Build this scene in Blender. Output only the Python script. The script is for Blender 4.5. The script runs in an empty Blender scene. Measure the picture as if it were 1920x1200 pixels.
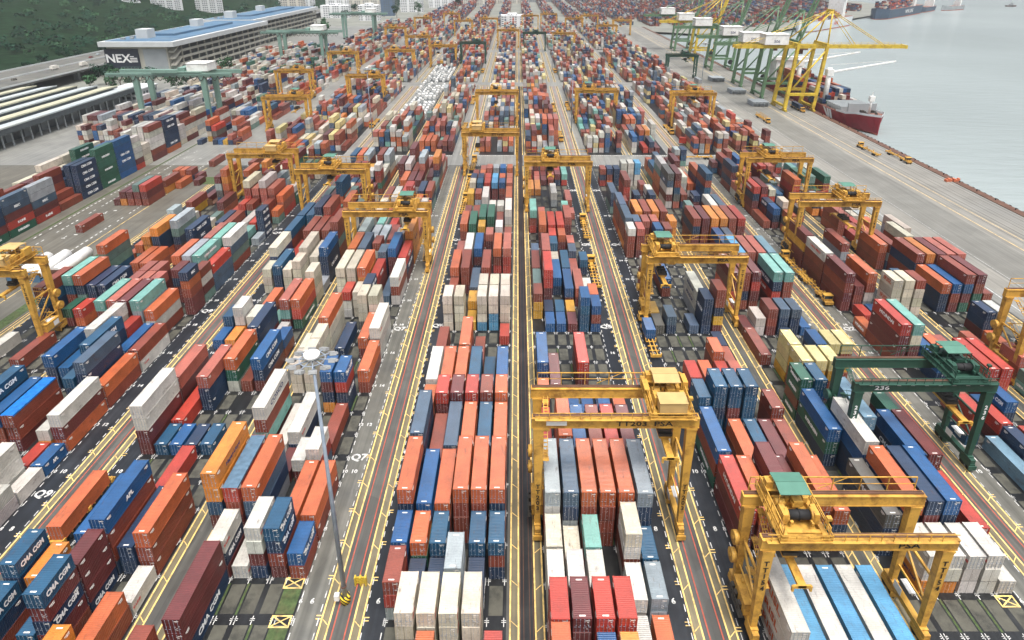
import bpy, bmesh, math, random
import numpy as np
from mathutils import Vector, Matrix
R=math.radians
random.seed(11)
S=bpy.context.scene
COL=S.collection
# ------------------------------------------------------------------ camera
CAMH=90.18; PITCH=20.71
cam=bpy.data.cameras.new('camera'); camo=bpy.data.objects.new('camera',cam); COL.objects.link(camo)
camo.location=(0,0,CAMH); camo.rotation_euler=(R(90-PITCH),0,0)
cam.sensor_fit='HORIZONTAL'; cam.sensor_width=36; cam.lens=1165.8/1920*36
cam.shift_x=-10/1920; cam.shift_y=(375-600)/1920
cam.clip_start=.5; cam.clip_end=9000
S.camera=camo
# ------------------------------------------------------------------ world, sun, exposure
SUN_EL=72; SUN_AZ=-25       # bright spot of an overcast sky, high and behind the left shoulder
W=bpy.data.worlds.new('World'); S.world=W; W.use_nodes=True
nt=W.node_tree; nt.nodes.clear()
sky=nt.nodes.new('ShaderNodeTexSky'); sky.sky_type='NISHITA'; sky.sun_disc=False
sky.sun_elevation=R(SUN_EL); sky.sun_rotation=R(180+SUN_AZ)
sky.air_density=1.0; sky.dust_density=5.0; sky.ozone_density=1.0
hs=nt.nodes.new('ShaderNodeHueSaturation'); hs.inputs['Saturation'].default_value=.42
bg=nt.nodes.new('ShaderNodeBackground'); bg.inputs[1].default_value=.15
wo=nt.nodes.new('ShaderNodeOutputWorld')
# an overcast dome: brightest overhead, about a third as bright near the horizon
skydir=nt.nodes.new('ShaderNodeTexCoord'); skysep=nt.nodes.new('ShaderNodeSeparateXYZ'); skymap=nt.nodes.new('ShaderNodeMapRange'); skymap.inputs[1].default_value=0; skymap.inputs[2].default_value=1; skymap.inputs[3].default_value=.07; skymap.inputs[4].default_value=1.85
skymul=nt.nodes.new('ShaderNodeMix'); skymul.data_type='RGBA'; skymul.blend_type='MULTIPLY'; skymul.inputs[0].default_value=1
nt.links.new(skydir.outputs['Generated'],skysep.inputs[0]); nt.links.new(skysep.outputs[2],skymap.inputs[0])
nt.links.new(sky.outputs[0],hs.inputs['Color']); nt.links.new(hs.outputs[0],skymul.inputs[6]); nt.links.new(skymap.outputs[0],skymul.inputs[7]); nt.links.new(skymul.outputs[2],bg.inputs[0]); nt.links.new(bg.outputs[0],wo.inputs[0])
sl=bpy.data.lights.new('sun','SUN'); sl.energy=1.5; sl.angle=R(14); sl.color=(1,.96,.9)
so=bpy.data.objects.new('sun',sl); COL.objects.link(so)
sd=Vector((math.sin(R(180+SUN_AZ))*math.cos(R(SUN_EL)),math.cos(R(180+SUN_AZ))*math.cos(R(SUN_EL)),math.sin(R(SUN_EL))))
so.rotation_euler=sd.to_track_quat('Z','Y').to_euler()
S.view_settings.view_transform='Standard'; S.view_settings.look='None'
S.view_settings.exposure=.44; S.view_settings.gamma=1
S.cycles.max_bounces=4; S.cycles.diffuse_bounces=2; S.cycles.glossy_bounces=2; S.cycles.volume_bounces=0
S.cycles.transparent_max_bounces=6
# ------------------------------------------------------------------ helpers
def lin(r,g,b):
    f=lambda c:(c/255/12.92) if c/255<=.04045 else ((c/255+.055)/1.055)**2.4
    return (f(r),f(g),f(b),1)
class NB:
    def __init__(s,m): s.t=m.node_tree
    def n(s,t,**k):
        o=s.t.nodes.new(t)
        for a,v in k.items():
            if isinstance(a,str) and hasattr(o,a): setattr(o,a,v)
        return o
    def l(s,a,b): s.t.links.new(a,b)
def newmat(name,col=(.5,.5,.5,1),rough=.6,metal=0,var=.15,scale=.6,bump=0,bscale=8,spec=.4,coord='Object',dirt=None,dscale=.15,damt=.5,streak=0):
    m=bpy.data.materials.new(name); m.use_nodes=True; b=NB(m); t=m.node_tree
    p=t.nodes['Principled BSDF']; p.inputs['Roughness'].default_value=rough; p.inputs['Metallic'].default_value=metal
    p.inputs['Specular IOR Level'].default_value=spec
    tc=b.n('ShaderNodeTexCoord'); nz=b.n('ShaderNodeTexNoise'); nz.inputs['Scale'].default_value=scale; nz.inputs['Detail'].default_value=5
    b.l(tc.outputs[coord],nz.inputs['Vector'])
    rmp=b.n('ShaderNodeMapRange'); rmp.inputs[1].default_value=.3; rmp.inputs[2].default_value=.7
    rmp.inputs[3].default_value=1-var; rmp.inputs[4].default_value=1+var
    b.l(nz.outputs[0],rmp.inputs[0])
    mx=b.n('ShaderNodeMix',data_type='RGBA',blend_type='MULTIPLY'); mx.inputs[0].default_value=1
    mx.inputs[6].default_value=col; b.l(rmp.outputs[0],mx.inputs[7]); out=mx.outputs[2]
    if dirt:
        n2=b.n('ShaderNodeTexNoise'); n2.inputs['Scale'].default_value=dscale; n2.inputs['Detail'].default_value=8; n2.inputs['Roughness'].default_value=.65
        b.l(tc.outputs[coord],n2.inputs['Vector'])
        r2=b.n('ShaderNodeMapRange'); r2.inputs[1].default_value=.48; r2.inputs[2].default_value=.66; r2.inputs[4].default_value=damt
        b.l(n2.outputs[0],r2.inputs[0])
        m2=b.n('ShaderNodeMix',data_type='RGBA'); b.l(r2.outputs[0],m2.inputs[0]); b.l(out,m2.inputs[6]); m2.inputs[7].default_value=dirt; out=m2.outputs[2]
    if streak:
        mp=b.n('ShaderNodeMapping'); mp.inputs['Scale'].default_value=(1.1,.018,1); b.l(tc.outputs[coord],mp.inputs['Vector'])
        n5=b.n('ShaderNodeTexNoise'); n5.inputs['Scale'].default_value=1.0; n5.inputs['Detail'].default_value=5; b.l(mp.outputs[0],n5.inputs['Vector'])
        r5=b.n('ShaderNodeMapRange'); r5.inputs[1].default_value=.36; r5.inputs[2].default_value=.64; r5.inputs[3].default_value=1-streak; r5.inputs[4].default_value=1+streak; b.l(n5.outputs[0],r5.inputs[0])
        n6=b.n('ShaderNodeTexVoronoi'); n6.inputs['Scale'].default_value=.13; b.l(tc.outputs[coord],n6.inputs['Vector'])
        r6=b.n('ShaderNodeMapRange'); r6.inputs[3].default_value=1-streak*.6; r6.inputs[4].default_value=1+streak*.6; b.l(n6.outputs['Color'],r6.inputs[0])
        for rr in (r5,r6):
            m5=b.n('ShaderNodeMix',data_type='RGBA',blend_type='MULTIPLY'); m5.inputs[0].default_value=1; b.l(out,m5.inputs[6]); b.l(rr.outputs[0],m5.inputs[7]); out=m5.outputs[2]
    b.l(out,p.inputs['Base Color'])
    if bump:
        n3=b.n('ShaderNodeTexNoise'); n3.inputs['Scale'].default_value=bscale; n3.inputs['Detail'].default_value=4
        b.l(tc.outputs[coord],n3.inputs['Vector'])
        bp=b.n('ShaderNodeBump'); bp.inputs['Strength'].default_value=bump; bp.inputs['Distance'].default_value=.3
        b.l(n3.outputs[0],bp.inputs['Height']); b.l(bp.outputs[0],p.inputs['Normal'])
    return m
def paint_mat(name,attr=False,door=False,corr=False):
    """container paint: colour from the object (or the Col attribute of the merged far stacks), streaks of rust and dirt"""
    m=bpy.data.materials.new(name); m.use_nodes=True; b=NB(m); t=m.node_tree; p=t.nodes['Principled BSDF']
    p.inputs['Roughness'].default_value=.45; p.inputs['Specular IOR Level'].default_value=.4
    # rain lies on everything that faces up: a glossy film over the paint
    gw=b.n('ShaderNodeNewGeometry'); sw=b.n('ShaderNodeSeparateXYZ'); b.l(gw.outputs['Normal'],sw.inputs[0]); rw=b.n('ShaderNodeMapRange'); rw.inputs[1].default_value=.6; rw.inputs[2].default_value=.95; rw.inputs[4].default_value=1.0; b.l(sw.outputs[2],rw.inputs[0]); b.l(rw.outputs[0],p.inputs['Coat Weight']); p.inputs['Coat Roughness'].default_value=.28; p.inputs['Coat IOR'].default_value=1.5
    tc=b.n('ShaderNodeTexCoord'); oi=b.n('ShaderNodeObjectInfo')
    geo=b.n('ShaderNodeNewGeometry')
    if attr:
        at=b.n('ShaderNodeAttribute'); at.attribute_name='Col'; colo=at.outputs['Color']; pos=geo.outputs['Position']
    else:
        colo=oi.outputs['Color']
        ad=b.n('ShaderNodeVectorMath',operation='ADD'); mu=b.n('ShaderNodeVectorMath',operation='SCALE'); 
        b.l(oi.outputs['Location'],mu.inputs[0]); mu.inputs['Scale'].default_value=1.0
        b.l(tc.outputs['Object'],ad.inputs[0]); b.l(mu.outputs[0],ad.inputs[1]); pos=ad.outputs[0]
    # fading patches
    n1=b.n('ShaderNodeTexNoise'); n1.inputs['Scale'].default_value=.35; n1.inputs['Detail'].default_value=6; b.l(pos,n1.inputs['Vector'])
    r1=b.n('ShaderNodeMapRange'); r1.inputs[1].default_value=.3; r1.inputs[2].default_value=.7; r1.inputs[3].default_value=.8; r1.inputs[4].default_value=1.16
    b.l(n1.outputs[0],r1.inputs[0])
    mx=b.n('ShaderNodeMix',data_type='RGBA',blend_type='MULTIPLY'); mx.inputs[0].default_value=1; b.l(colo,mx.inputs[6]); b.l(r1.outputs[0],mx.inputs[7])
    # rust spots
    sc=b.n('ShaderNodeMapping'); sc.inputs['Scale'].default_value=(2.2,.5,.9); b.l(pos,sc.inputs['Vector'])
    n2=b.n('ShaderNodeTexNoise'); n2.inputs['Scale'].default_value=.9; n2.inputs['Detail'].default_value=9; n2.inputs['Roughness'].default_value=.7; b.l(sc.outputs[0],n2.inputs['Vector'])
    r2=b.n('ShaderNodeMapRange'); r2.inputs[1].default_value=.575; r2.inputs[2].default_value=.72; r2.inputs[4].default_value=.8; b.l(n2.outputs[0],r2.inputs[0])
    m2=b.n('ShaderNodeMix',data_type='RGBA'); b.l(r2.outputs[0],m2.inputs[0]); b.l(mx.outputs[2],m2.inputs[6]); m2.inputs[7].default_value=(.075,.034,.02,1)
    # fine dirt
    n4=b.n('ShaderNodeTexNoise'); n4.inputs['Scale'].default_value=3.2; n4.inputs['Detail'].default_value=6; b.l(pos,n4.inputs['Vector'])
    r4=b.n('ShaderNodeMapRange'); r4.inputs[1].default_value=.35; r4.inputs[2].default_value=.75; r4.inputs[3].default_value=1.04; r4.inputs[4].default_value=.84; b.l(n4.outputs[0],r4.inputs[0])
    m4=b.n('ShaderNodeMix',data_type='RGBA',blend_type='MULTIPLY'); m4.inputs[0].default_value=1; b.l(m2.outputs[2],m4.inputs[6]); b.l(r4.outputs[0],m4.inputs[7]); out=m4.outputs[2]
    if corr or door:
        uv=b.n('ShaderNodeUVMap'); uv.uv_map='UVMap'
        sx=b.n('ShaderNodeSeparateXYZ'); b.l(uv.outputs[0],sx.inputs[0])
        def math_(op,a,c=None):
            q=b.n('ShaderNodeMath',operation=op)
            (b.l(a,q.inputs[0]) if not isinstance(a,(int,float)) else setattr(q.inputs[0],'default_value',a))
            if c is not None: (b.l(c,q.inputs[1]) if not isinstance(c,(int,float)) else setattr(q.inputs[1],'default_value',c))
            return q.outputs[0]
    if corr:
        w=math_('SINE',math_('MULTIPLY',sx.outputs[0],2*math.pi/.28))
        bp=b.n('ShaderNodeBump'); bp.inputs['Strength'].default_value=.9; bp.inputs['Distance'].default_value=.03
        b.l(w,bp.inputs['Height']); b.l(bp.outputs[0],p.inputs['Normal'])
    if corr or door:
        # the shadow gap between stacked boxes, painted as a dark band along the foot
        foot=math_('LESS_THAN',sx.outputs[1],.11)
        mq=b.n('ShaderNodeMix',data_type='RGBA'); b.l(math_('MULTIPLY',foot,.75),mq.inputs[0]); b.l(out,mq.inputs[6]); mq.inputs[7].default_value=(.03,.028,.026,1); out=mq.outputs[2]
    if door:
        # four locking bars, the centre seam and a few pale decals
        fr=math_('ABSOLUTE',math_('SUBTRACT',math_('FRACT',math_('MULTIPLY',sx.outputs[0],1/.61)),.5))
        bar=math_('LESS_THAN',fr,.055)
        seam=math_('LESS_THAN',math_('ABSOLUTE',math_('SUBTRACT',sx.outputs[0],1.22)),.03)
        m5=b.n('ShaderNodeMix',data_type='RGBA'); b.l(math_('MULTIPLY',bar,.55),m5.inputs[0]); b.l(out,m5.inputs[6]); m5.inputs[7].default_value=(.42,.42,.42,1)
        m6=b.n('ShaderNodeMix',data_type='RGBA'); b.l(math_('MULTIPLY',seam,.8),m6.inputs[0]); b.l(m5.outputs[2],m6.inputs[6]); m6.inputs[7].default_value=(.02,.02,.02,1)
        vo=b.n('ShaderNodeTexVoronoi'); vo.inputs['Scale'].default_value=2.6; b.l(geo.outputs['Position'],vo.inputs['Vector'])
        spk=math_('LESS_THAN',vo.outputs['Distance'],.16)
        m7=b.n('ShaderNodeMix',data_type='RGBA'); b.l(math_('MULTIPLY',spk,.7),m7.inputs[0]); b.l(m6.outputs[2],m7.inputs[6]); m7.inputs[7].default_value=(.75,.72,.68,1)
        out=m7.outputs[2]
    b.l(out,p.inputs['Base Color'])
    return m
class MB:
    """collects boxes, prisms and tubes into one bmesh"""
    def __init__(s): s.b=bmesh.new()
    def box(s,x0,x1,y0,y1,z0,z1,mat=0,M=None):
        P=[(x0,y0,z0),(x1,y0,z0),(x1,y1,z0),(x0,y1,z0),(x0,y0,z1),(x1,y0,z1),(x1,y1,z1),(x0,y1,z1)]
        v=[s.b.verts.new(M@Vector(p) if M else p) for p in P]
        for q in ((0,3,2,1),(4,5,6,7),(0,1,5,4),(1,2,6,5),(2,3,7,6),(3,0,4,7)):
            f=s.b.faces.new([v[i] for i in q]); f.material_index=mat
        return v
    def taper(s,p0,p1,w0,d0,w1,d1,mat=0):
        """square beam along p0-p1 (mostly vertical), width in x / depth in y at each end"""
        r=[]
        for p,w,d in ((p0,w0,d0),(p1,w1,d1)):
            r.append([s.b.verts.new((p[0]+a*w/2,p[1]+c*d/2,p[2])) for a,c in ((-1,-1),(1,-1),(1,1),(-1,1))])
        for i in range(4):
            f=s.b.faces.new((r[0][i],r[0][(i+1)%4],r[1][(i+1)%4],r[1][i])); f.material_index=mat
        s.b.faces.new(r[0][::-1]).material_index=mat; s.b.faces.new(r[1]).material_index=mat
    def bar(s,p0,p1,w,mat=0,n=4,w1=None):
        p0=Vector(p0);p1=Vector(p1);d=(p1-p0)
        if d.length<1e-6: return
        d.normalize(); u=d.cross(Vector((0,0,1)))
        if u.length<.01: u=Vector((1,0,0))
        u.normalize(); v=d.cross(u); w1=w if w1 is None else w1
        r=[]
        for p,ww in ((p0,w),(p1,w1)):
            r.append([s.b.verts.new(p+(u*math.cos(2*math.pi*(i+.5)/n)+v*math.sin(2*math.pi*(i+.5)/n))*ww*(.7071 if n==4 else .5)) for i in range(n)])
        for i in range(n):
            f=s.b.faces.new((r[0][i],r[0][(i+1)%n],r[1][(i+1)%n],r[1][i])); f.material_index=mat; f.smooth=n>6
        s.b.faces.new(r[0][::-1]).material_index=mat; s.b.faces.new(r[1]).material_index=mat
    def poly(s,pts,mat=0):
        f=s.b.faces.new([s.b.verts.new(p) for p in pts]); f.material_index=mat; return f
    def prism(s,pts,z0,z1,mat=0):
        a=[s.b.verts.new((p[0],p[1],z0)) for p in pts]; c=[s.b.verts.new((p[0],p[1],z1)) for p in pts]; n=len(pts)
        for i in range(n): s.b.faces.new((a[i],a[(i+1)%n],c[(i+1)%n],c[i])).material_index=mat
        s.b.faces.new(a[::-1]).material_index=mat; s.b.faces.new(c).material_index=mat
    def mesh(s,name,mats):
        me=bpy.data.meshes.new(name); bmesh.ops.recalc_face_normals(s.b,faces=s.b.faces[:]); s.b.to_mesh(me); s.b.free()
        for m in (mats if isinstance(mats,(list,tuple)) else [mats]): me.materials.append(m)
        return me
def link(name,me,parent=None,loc=(0,0,0),rot=(0,0,0)):
    o=bpy.data.objects.new(name,me); COL.objects.link(o); o.location=loc; o.rotation_euler=rot
    if parent is not None: o.parent=parent
    return o
def tag(o,label=None,cat=None,group=None,kind=None):
    if label: o['label']=label
    if cat: o['category']=cat
    if group: o['group']=group
    if kind: o['kind']=kind
    return o
def thing(name,label,cat,loc=(0,0,0),rz=0,group=None):
    o=bpy.data.objects.new(name,None); COL.objects.link(o); o.location=loc; o.rotation_euler=(0,0,rz); o.empty_display_size=.5
    return tag(o,label,cat,group)
def copy_tree(o,parent=None):
    c=o.copy(); COL.objects.link(c)
    if parent is not None: c.parent=parent
    for ch in list(o.children): copy_tree(ch,c)
    return c
_tx={}
def textmesh(s,mat,size=1,align='CENTER',bold=0.0,sx=1.0):
    k=(s,mat.name,size,align,bold,sx)
    if k in _tx: return _tx[k]
    cu=bpy.data.curves.new('txt','FONT'); cu.body=s; cu.size=size; cu.align_x=align; cu.align_y='CENTER'; cu.resolution_u=2
    cu.offset=bold; cu.extrude=.006
    ob=bpy.data.objects.new('txt',cu); COL.objects.link(ob)
    dg=bpy.context.evaluated_depsgraph_get(); dg.update()
    me=bpy.data.meshes.new_from_object(ob.evaluated_get(dg)); 
    bpy.data.objects.remove(ob); bpy.data.curves.remove(cu)
    if sx!=1.0:
        for v in me.vertices: v.co.x*=sx
    me.materials.clear(); me.materials.append(mat); _tx[k]=me
    return me
F_,PY_,XC_=1165.8,375.,970.
C_,S_=math.cos(R(PITCH)),math.sin(R(PITCH))
def proj(X,Y,Z):
    h=CAMH-Z; d=Y*C_+h*S_
    return XC_+F_*X/d, PY_+F_*(h*C_-Y*S_)/d, d
M={}
def mk(k,*a,**kw): M[k]=newmat(k,*a,**kw); return M[k]
mk('asphalt_road',lin(82,81,76),.55,var=.18,scale=.25,dirt=lin(70,72,72),dscale=.05,damt=.6,bump=.08,spec=.5,streak=0.28)
mk('asphalt_dark',lin(23,25,27),.42,var=.3,scale=.35,dirt=lin(64,65,62),dscale=.12,damt=.4,spec=.5,streak=0.3)
mk('asphalt_lane',lin(27,31,37),.5,var=.2,scale=.3,dirt=lin(64,68,72),dscale=.06,damt=.5,spec=.45,streak=0.3)
mk('lane_grey',lin(100,99,92),.55,var=.15,scale=.3,dirt=lin(76,78,78),dscale=.07,damt=.6,streak=0.25)
mk('concrete_strip',lin(114,106,84),.65,var=.15,scale=.4,dirt=lin(96,92,80),dscale=.15,damt=.6,streak=0.2)
mk('left_concrete',lin(94,91,82),.55,var=.15,scale=.2,dirt=lin(92,92,86),dscale=.05,damt=.7,streak=0.2)
mk('wet_concrete',lin(126,126,121),.4,var=.12,scale=.15,dirt=lin(112,113,110),dscale=.04,damt=.7,spec=.5,streak=0.16)
mk('quay_grey',lin(112,111,105),.55,var=.12,scale=.1,dirt=lin(118,118,112),dscale=.04,damt=.6,streak=.12)
mk('concrete_apron',lin(128,126,119),.6,var=.1,scale=.12,dirt=lin(118,118,114),dscale=.03,damt=.7,bump=.05,streak=0.14)
mk('slab',lin(82,81,72),.7,var=.22,scale=.5,dirt=lin(44,45,42),dscale=.3,damt=.8)
mk('grass_weeds',lin(66,82,48),.9,var=.4,scale=1.2,dirt=lin(96,92,62),dscale=.5,damt=.5)
mk('paint_white',lin(206,206,202),.6,var=.15,scale=2,dirt=lin(96,97,95),dscale=.7,damt=.75)
mk('paint_yellow',lin(240,204,124),.6,var=.15,scale=1.5,dirt=lin(128,112,80),dscale=.5,damt=.8)
mk('paint_red',lin(168,84,66),.6,var=.2,scale=1.5)
mk('crane_yellow',lin(204,158,70),.5,var=.12,scale=.5,dirt=lin(112,72,34),dscale=.45,damt=.75)
mk('crane_green',lin(44,80,66),.5,var=.15,scale=.5,dirt=lin(30,52,44),dscale=.5,damt=.5)
mk('crane_pale_green',lin(120,150,138),.55,var=.12,scale=.4,dirt=lin(88,110,102),dscale=.4,damt=.5)
mk('crane_bright_yellow',lin(206,178,60),.5,var=.12,scale=.4,dirt=lin(140,100,44),dscale=.25,damt=.7)
mk('canopy_green',lin(80,124,108),.6,var=.1)
mk('canopy_tan',lin(188,158,104),.6,var=.1)
mk('black_rubber',lin(30,30,31),.7,var=.2)
mk('dark_steel',lin(58,56,52),.55,var=.25,scale=1.5)
mk('rail_brown',lin(94,66,52),.6,var=.25)
mk('galvanised',lin(150,162,176),.45,metal=.3,var=.15,scale=.8)
mk('glass_dark',lin(40,52,58),.15,var=.1,spec=.6)
mk('white_paint',lin(232,232,228),.5,var=.08,scale=.5,dirt=lin(190,186,176),dscale=.3,damt=.5)
mk('letter_white',lin(240,240,238),.5,var=.04)
mk('letter_black',lin(44,40,34),.6,var=.1)
mk('letter_rust',lin(176,82,44),.6,var=.1)
mk('letter_navy',lin(34,48,96),.6,var=.1)
mk('letter_red',lin(206,62,52),.6,var=.1)
mk('water',(.29,.335,.33,1),.25,var=.10,scale=.004,spec=.5)
mk('hull_red',lin(132,34,46),.5,var=.12,scale=.2,dirt=lin(96,38,40),dscale=.15)
mk('hull_primer',lin(176,88,70),.6,var=.2,scale=.4)
mk('hull_navy',lin(58,78,98),.5,var=.1,scale=.05)
mk('hull_white',lin(206,212,214),.5,var=.08,scale=.05)
mk('roof_blue',lin(78,110,136),.6,var=.12,scale=.05,dirt=lin(104,124,140),dscale=.03,damt=.7)
mk('wall_cream',lin(172,170,158),.7,var=.08,scale=.1,dirt=lin(176,172,160),dscale=.06,damt=.6)
mk('wall_white',lin(190,194,194),.7,var=.06,scale=.1)
mk('wall_grey',lin(150,156,158),.7,var=.1,scale=.1)
mk('window_and_shade',lin(74,82,86),.3,var=.2,scale=.6,spec=.5)
mk('roof_white',lin(170,178,180),.55,var=.08,scale=.1,dirt=lin(186,186,170),dscale=.08,damt=.5)
mk('roof_cream',lin(176,174,150),.6,var=.1,scale=.1)
mk('leaf',(.016,.05,.030,1),.9,var=.5,scale=.06,spec=.02)
mk('leaf_light',(.04,.092,.045,1),.9,var=.45,scale=.1,spec=.02)
mk('bark',(.09,.07,.05,1),.9,var=.3)
mk('forest_floor',(.012,.028,.014,1),1,var=.4,scale=.1,spec=0)
mk('land',lin(120,122,114),.8,var=.2,scale=.02)
def wall_windows(name,col):
    m=newmat(name,col,.7,var=.06,scale=.1); b=NB(m); t=m.node_tree; p=t.nodes['Principled BSDF']; old=p.inputs['Base Color'].links[0].from_socket
    tc=b.n('ShaderNodeTexCoord'); sx=b.n('ShaderNodeSeparateXYZ'); b.l(tc.outputs['Object'],sx.inputs[0])
    def q(op,a,c=None):
        o=b.n('ShaderNodeMath',operation=op)
        for i,v in enumerate((a,c)):
            if v is None: continue
            (b.l(v,o.inputs[i]) if not isinstance(v,(int,float)) else setattr(o.inputs[i],'default_value',v))
        return o.outputs[0]
    fz=q('FRACT',q('MULTIPLY',sx.outputs[2],1/3.1)); fu=q('FRACT',q('MULTIPLY',q('ADD',sx.outputs[0],sx.outputs[1]),1/4.1)); fb=q('FRACT',q('MULTIPLY',q('ADD',sx.outputs[0],sx.outputs[1]),1/16.4))
    k=q('MULTIPLY',q('MULTIPLY',q('GREATER_THAN',fz,.36),q('LESS_THAN',fz,.84)),q('MULTIPLY',q('GREATER_THAN',fu,.3),q('LESS_THAN',fb,.78)))
    ge=b.n('ShaderNodeNewGeometry'); sn=b.n('ShaderNodeSeparateXYZ'); b.l(ge.outputs['Normal'],sn.inputs[0]); k=q('MULTIPLY',k,q('LESS_THAN',sn.outputs[2],.5))
    mx=b.n('ShaderNodeMix',data_type='RGBA'); b.l(k,mx.inputs[0]); b.l(old,mx.inputs[6]); mx.inputs[7].default_value=lin(84,94,100); b.l(mx.outputs[2],p.inputs['Base Color']); M[name]=m
for nm,cc in (('win_white',(222,224,224)),('win_cream',(204,200,188)),('win_grey',(150,156,158)),('win_blue',(86,106,128))): wall_windows(nm,lin(*cc))
# water ripples
b=NB(M['water']); t=M['water'].node_tree; tc=b.n('ShaderNodeTexCoord'); mp=b.n('ShaderNodeMapping'); mp.inputs['Scale'].default_value=(.05,.16,.1); mp.inputs['Rotation'].default_value=(0,0,.5)
nn=b.n('ShaderNodeTexNoise'); nn.inputs['Scale'].default_value=1.0; nn.inputs['Detail'].default_value=6; nn.inputs['Roughness'].default_value=.6
bp=b.n('ShaderNodeBump'); bp.inputs['Strength'].default_value=.5; bp.inputs['Distance'].default_value=1.2
b.l(tc.outputs['Object'],mp.inputs['Vector']); b.l(mp.outputs[0],nn.inputs['Vector']); b.l(nn.outputs[0],bp.inputs['Height']); b.l(bp.outputs[0],t.nodes['Principled BSDF'].inputs['Normal'])
# ================================================================== THE GROUND
P=6.445; BW=2.97; Y0=63.6
BLK={  # first column centre, bay offset, truck lane x0,x1, outer (lane side) runway, inner runway
 'B':(-18.1,0,-22.5,-19.6,-23.4,-.45),'C':(5.62,-.7,22.2,25.1,26.1,3.3),'D':(-49.2,.3,-32.8,-29.3,-28.2,-51.3),
 'E':(-72.7,.7,-77.4,-74.2,-78.5,-55.3),'F':(-104.7,1.6,-88.2,-84.6,-83.4,-107.2),'G':(-128.0,2.2,-133,-129.6,-134,-110.9),
 'I':(37.1,-1.5,32.2,35.4,31.0,54.4),'J':(59.7,-2.3,76.4,79.7,80.7,57.6),'K':(91.0,-3.0,86.2,89.4,85.2,108.2),'L':(114.4,2.8,131,134.4,135.4,112)}
SECT=[(22,284),(303,494),(512,700),(718,1000)]
def sheet(name,rects,z,mat,kind='structure'):
    m=MB()
    for x0,x1,y0,y1 in rects: m.poly([(x0,y0,z),(x1,y0,z),(x1,y1,z),(x0,y1,z)])
    o=link(name,m.mesh(name,mat)); tag(o,kind=kind); return o
m=MB(); m.poly([(-6000,-600,0),(197,-600,0),(197,7000,0),(-6000,7000,0)])
m.poly([(197,925,0),(275,878,0),(305,862,0),(838,1396,0),(900,1700,0),(700,7000,0),(197,7000,0)])
tag(link('ground',m.mesh('ground',M['land'])),kind='structure')
m=MB(); m.poly([(150,-600,-3),(7000,-600,-3),(7000,8000,-3),(150,8000,-3)]); tag(link('sea_water',m.mesh('sea_water',M['water'])),kind='structure')
sheet('yard_pavement',[(-136,137,15,286)],.004,M['asphalt_road'])
sheet('left_pavement',[(-300,-136,15,286)],.004,M['left_concrete'])
sheet('far_pavement',[(-136,137,286,1010),(-300,-136,286,1010)],.006,M['wet_concrete'])
sheet('quay_apron',[(137,193.5,-40,1000)],.004,M['concrete_apron'])
m=MB(); m.box(193.5,197,-40,1000,-4,.25); m.box(197,197.5,-40,1000,-4,-1.5)
for i in range(260): m.box(197,197.9,-20+i*3.6,-19+i*3.6,-3,.1,1)
tag(link('quay_wall',m.mesh('quay_wall',[M['rail_brown'],M['black_rubber']])),kind='structure')
fl=[];ln=[];lg=[];st=[];wh=[];ye=[];rd=[];sl=[];we=[];rails=[];st2=[]
for k,(c0,oy,l0,l1,ro,ri) in BLK.items():
    for si,(a,b_) in enumerate(SECT):
        fl.append((c0-1.6,c0+5*BW+1.6,a,b_))
        if si==0: (ln if k in 'BCFIEG' else lg).append((l0-.2,l1+.2,a,b_))
        for r in (ro,ri):
            (st if si==0 else st2).append((r-.75,r+.75,a,b_))
            for e in (-.62,.62): ye.append((r+e-.12,r+e+.12,a,b_))
        if si<2:
            n=int((b_-a)/2.15)
            for i in range(n):
                y=a+i*2.15
                wh.append((l0-.07,l0+.07,y,y+1.15)); wh.append((l1-.07,l1+.07,y,y+1.15))
    for i in range(-7,34):
        y=Y0+oy+P*i
        if y>281: break
        for c in range(6):
            x=c0+BW*c
            if random.random()<.93: sl.append((x-1.05,x+1.05,y+.75,y+P-.95))
            if y<215:
                for e in (-1,1):
                    if random.random()<.8:
                        xx=x+e*1.25; wh.append((xx-.35,xx+.35,y-.28,y-.18)); wh.append((xx-.06,xx+.06,y-.9,y+.45))
                        wh.append((xx-.35,xx+.35,y-.02,y+.08))
            if c and y<140 and random.random()<(.5 if k in 'DJC' else .15): we.append((x-BW/2-.2,x-BW/2+.16,y+.6,y+P-.8))
        for r in (ro,ri):
            if y<260: 
                d=1 if r<0 else -1
                ye.append(('diag',r-.6,r+.6,y,d))
    for r in (ro,ri):
        for i in range(-7,30):
            y=Y0+oy+P*i
            if y<200 and r==ro:
                s=1 if l0>r else -1
                for q in (0,.5): ye.append((r+s*.75 if s>0 else r-.75-.8, r+s*.75+.8 if s>0 else r-.75, y+q-.08,y+q+.08))
for x0,x1 in ((-28.2,-23.4),(26.1,31.0),(-83.4,-78.5),(80.7,85.2)):
    c=(x0+x1)/2
    for e in (-.95,.95):
        for a,b_ in SECT[:2]: rd.append((c+e-.1,c+e+.1,a,b_))
for e in (.6,1.1,2.0,2.5): rails.append((-.45+e+.3-.05,-.45+e+.3+.05,22,494))
fl.append((.35,2.6,22,494))
sheet('stacking_floor',fl,.008,M['asphalt_dark']); sheet('truck_lane',ln,.012,M['asphalt_lane']); sheet('truck_lane',lg,.012,M['lane_grey'])
sheet('crane_runway',st,.012,M['concrete_strip']); sheet('crane_runway',st2,.012,M['left_concrete']); sheet('container_slot',sl,.012,M['slab']); sheet('empty_slots',[(43.5,54,229,283)],.010,M['left_concrete']); sheet('weeds',we,.016,M['grass_weeds'],'stuff')
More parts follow.
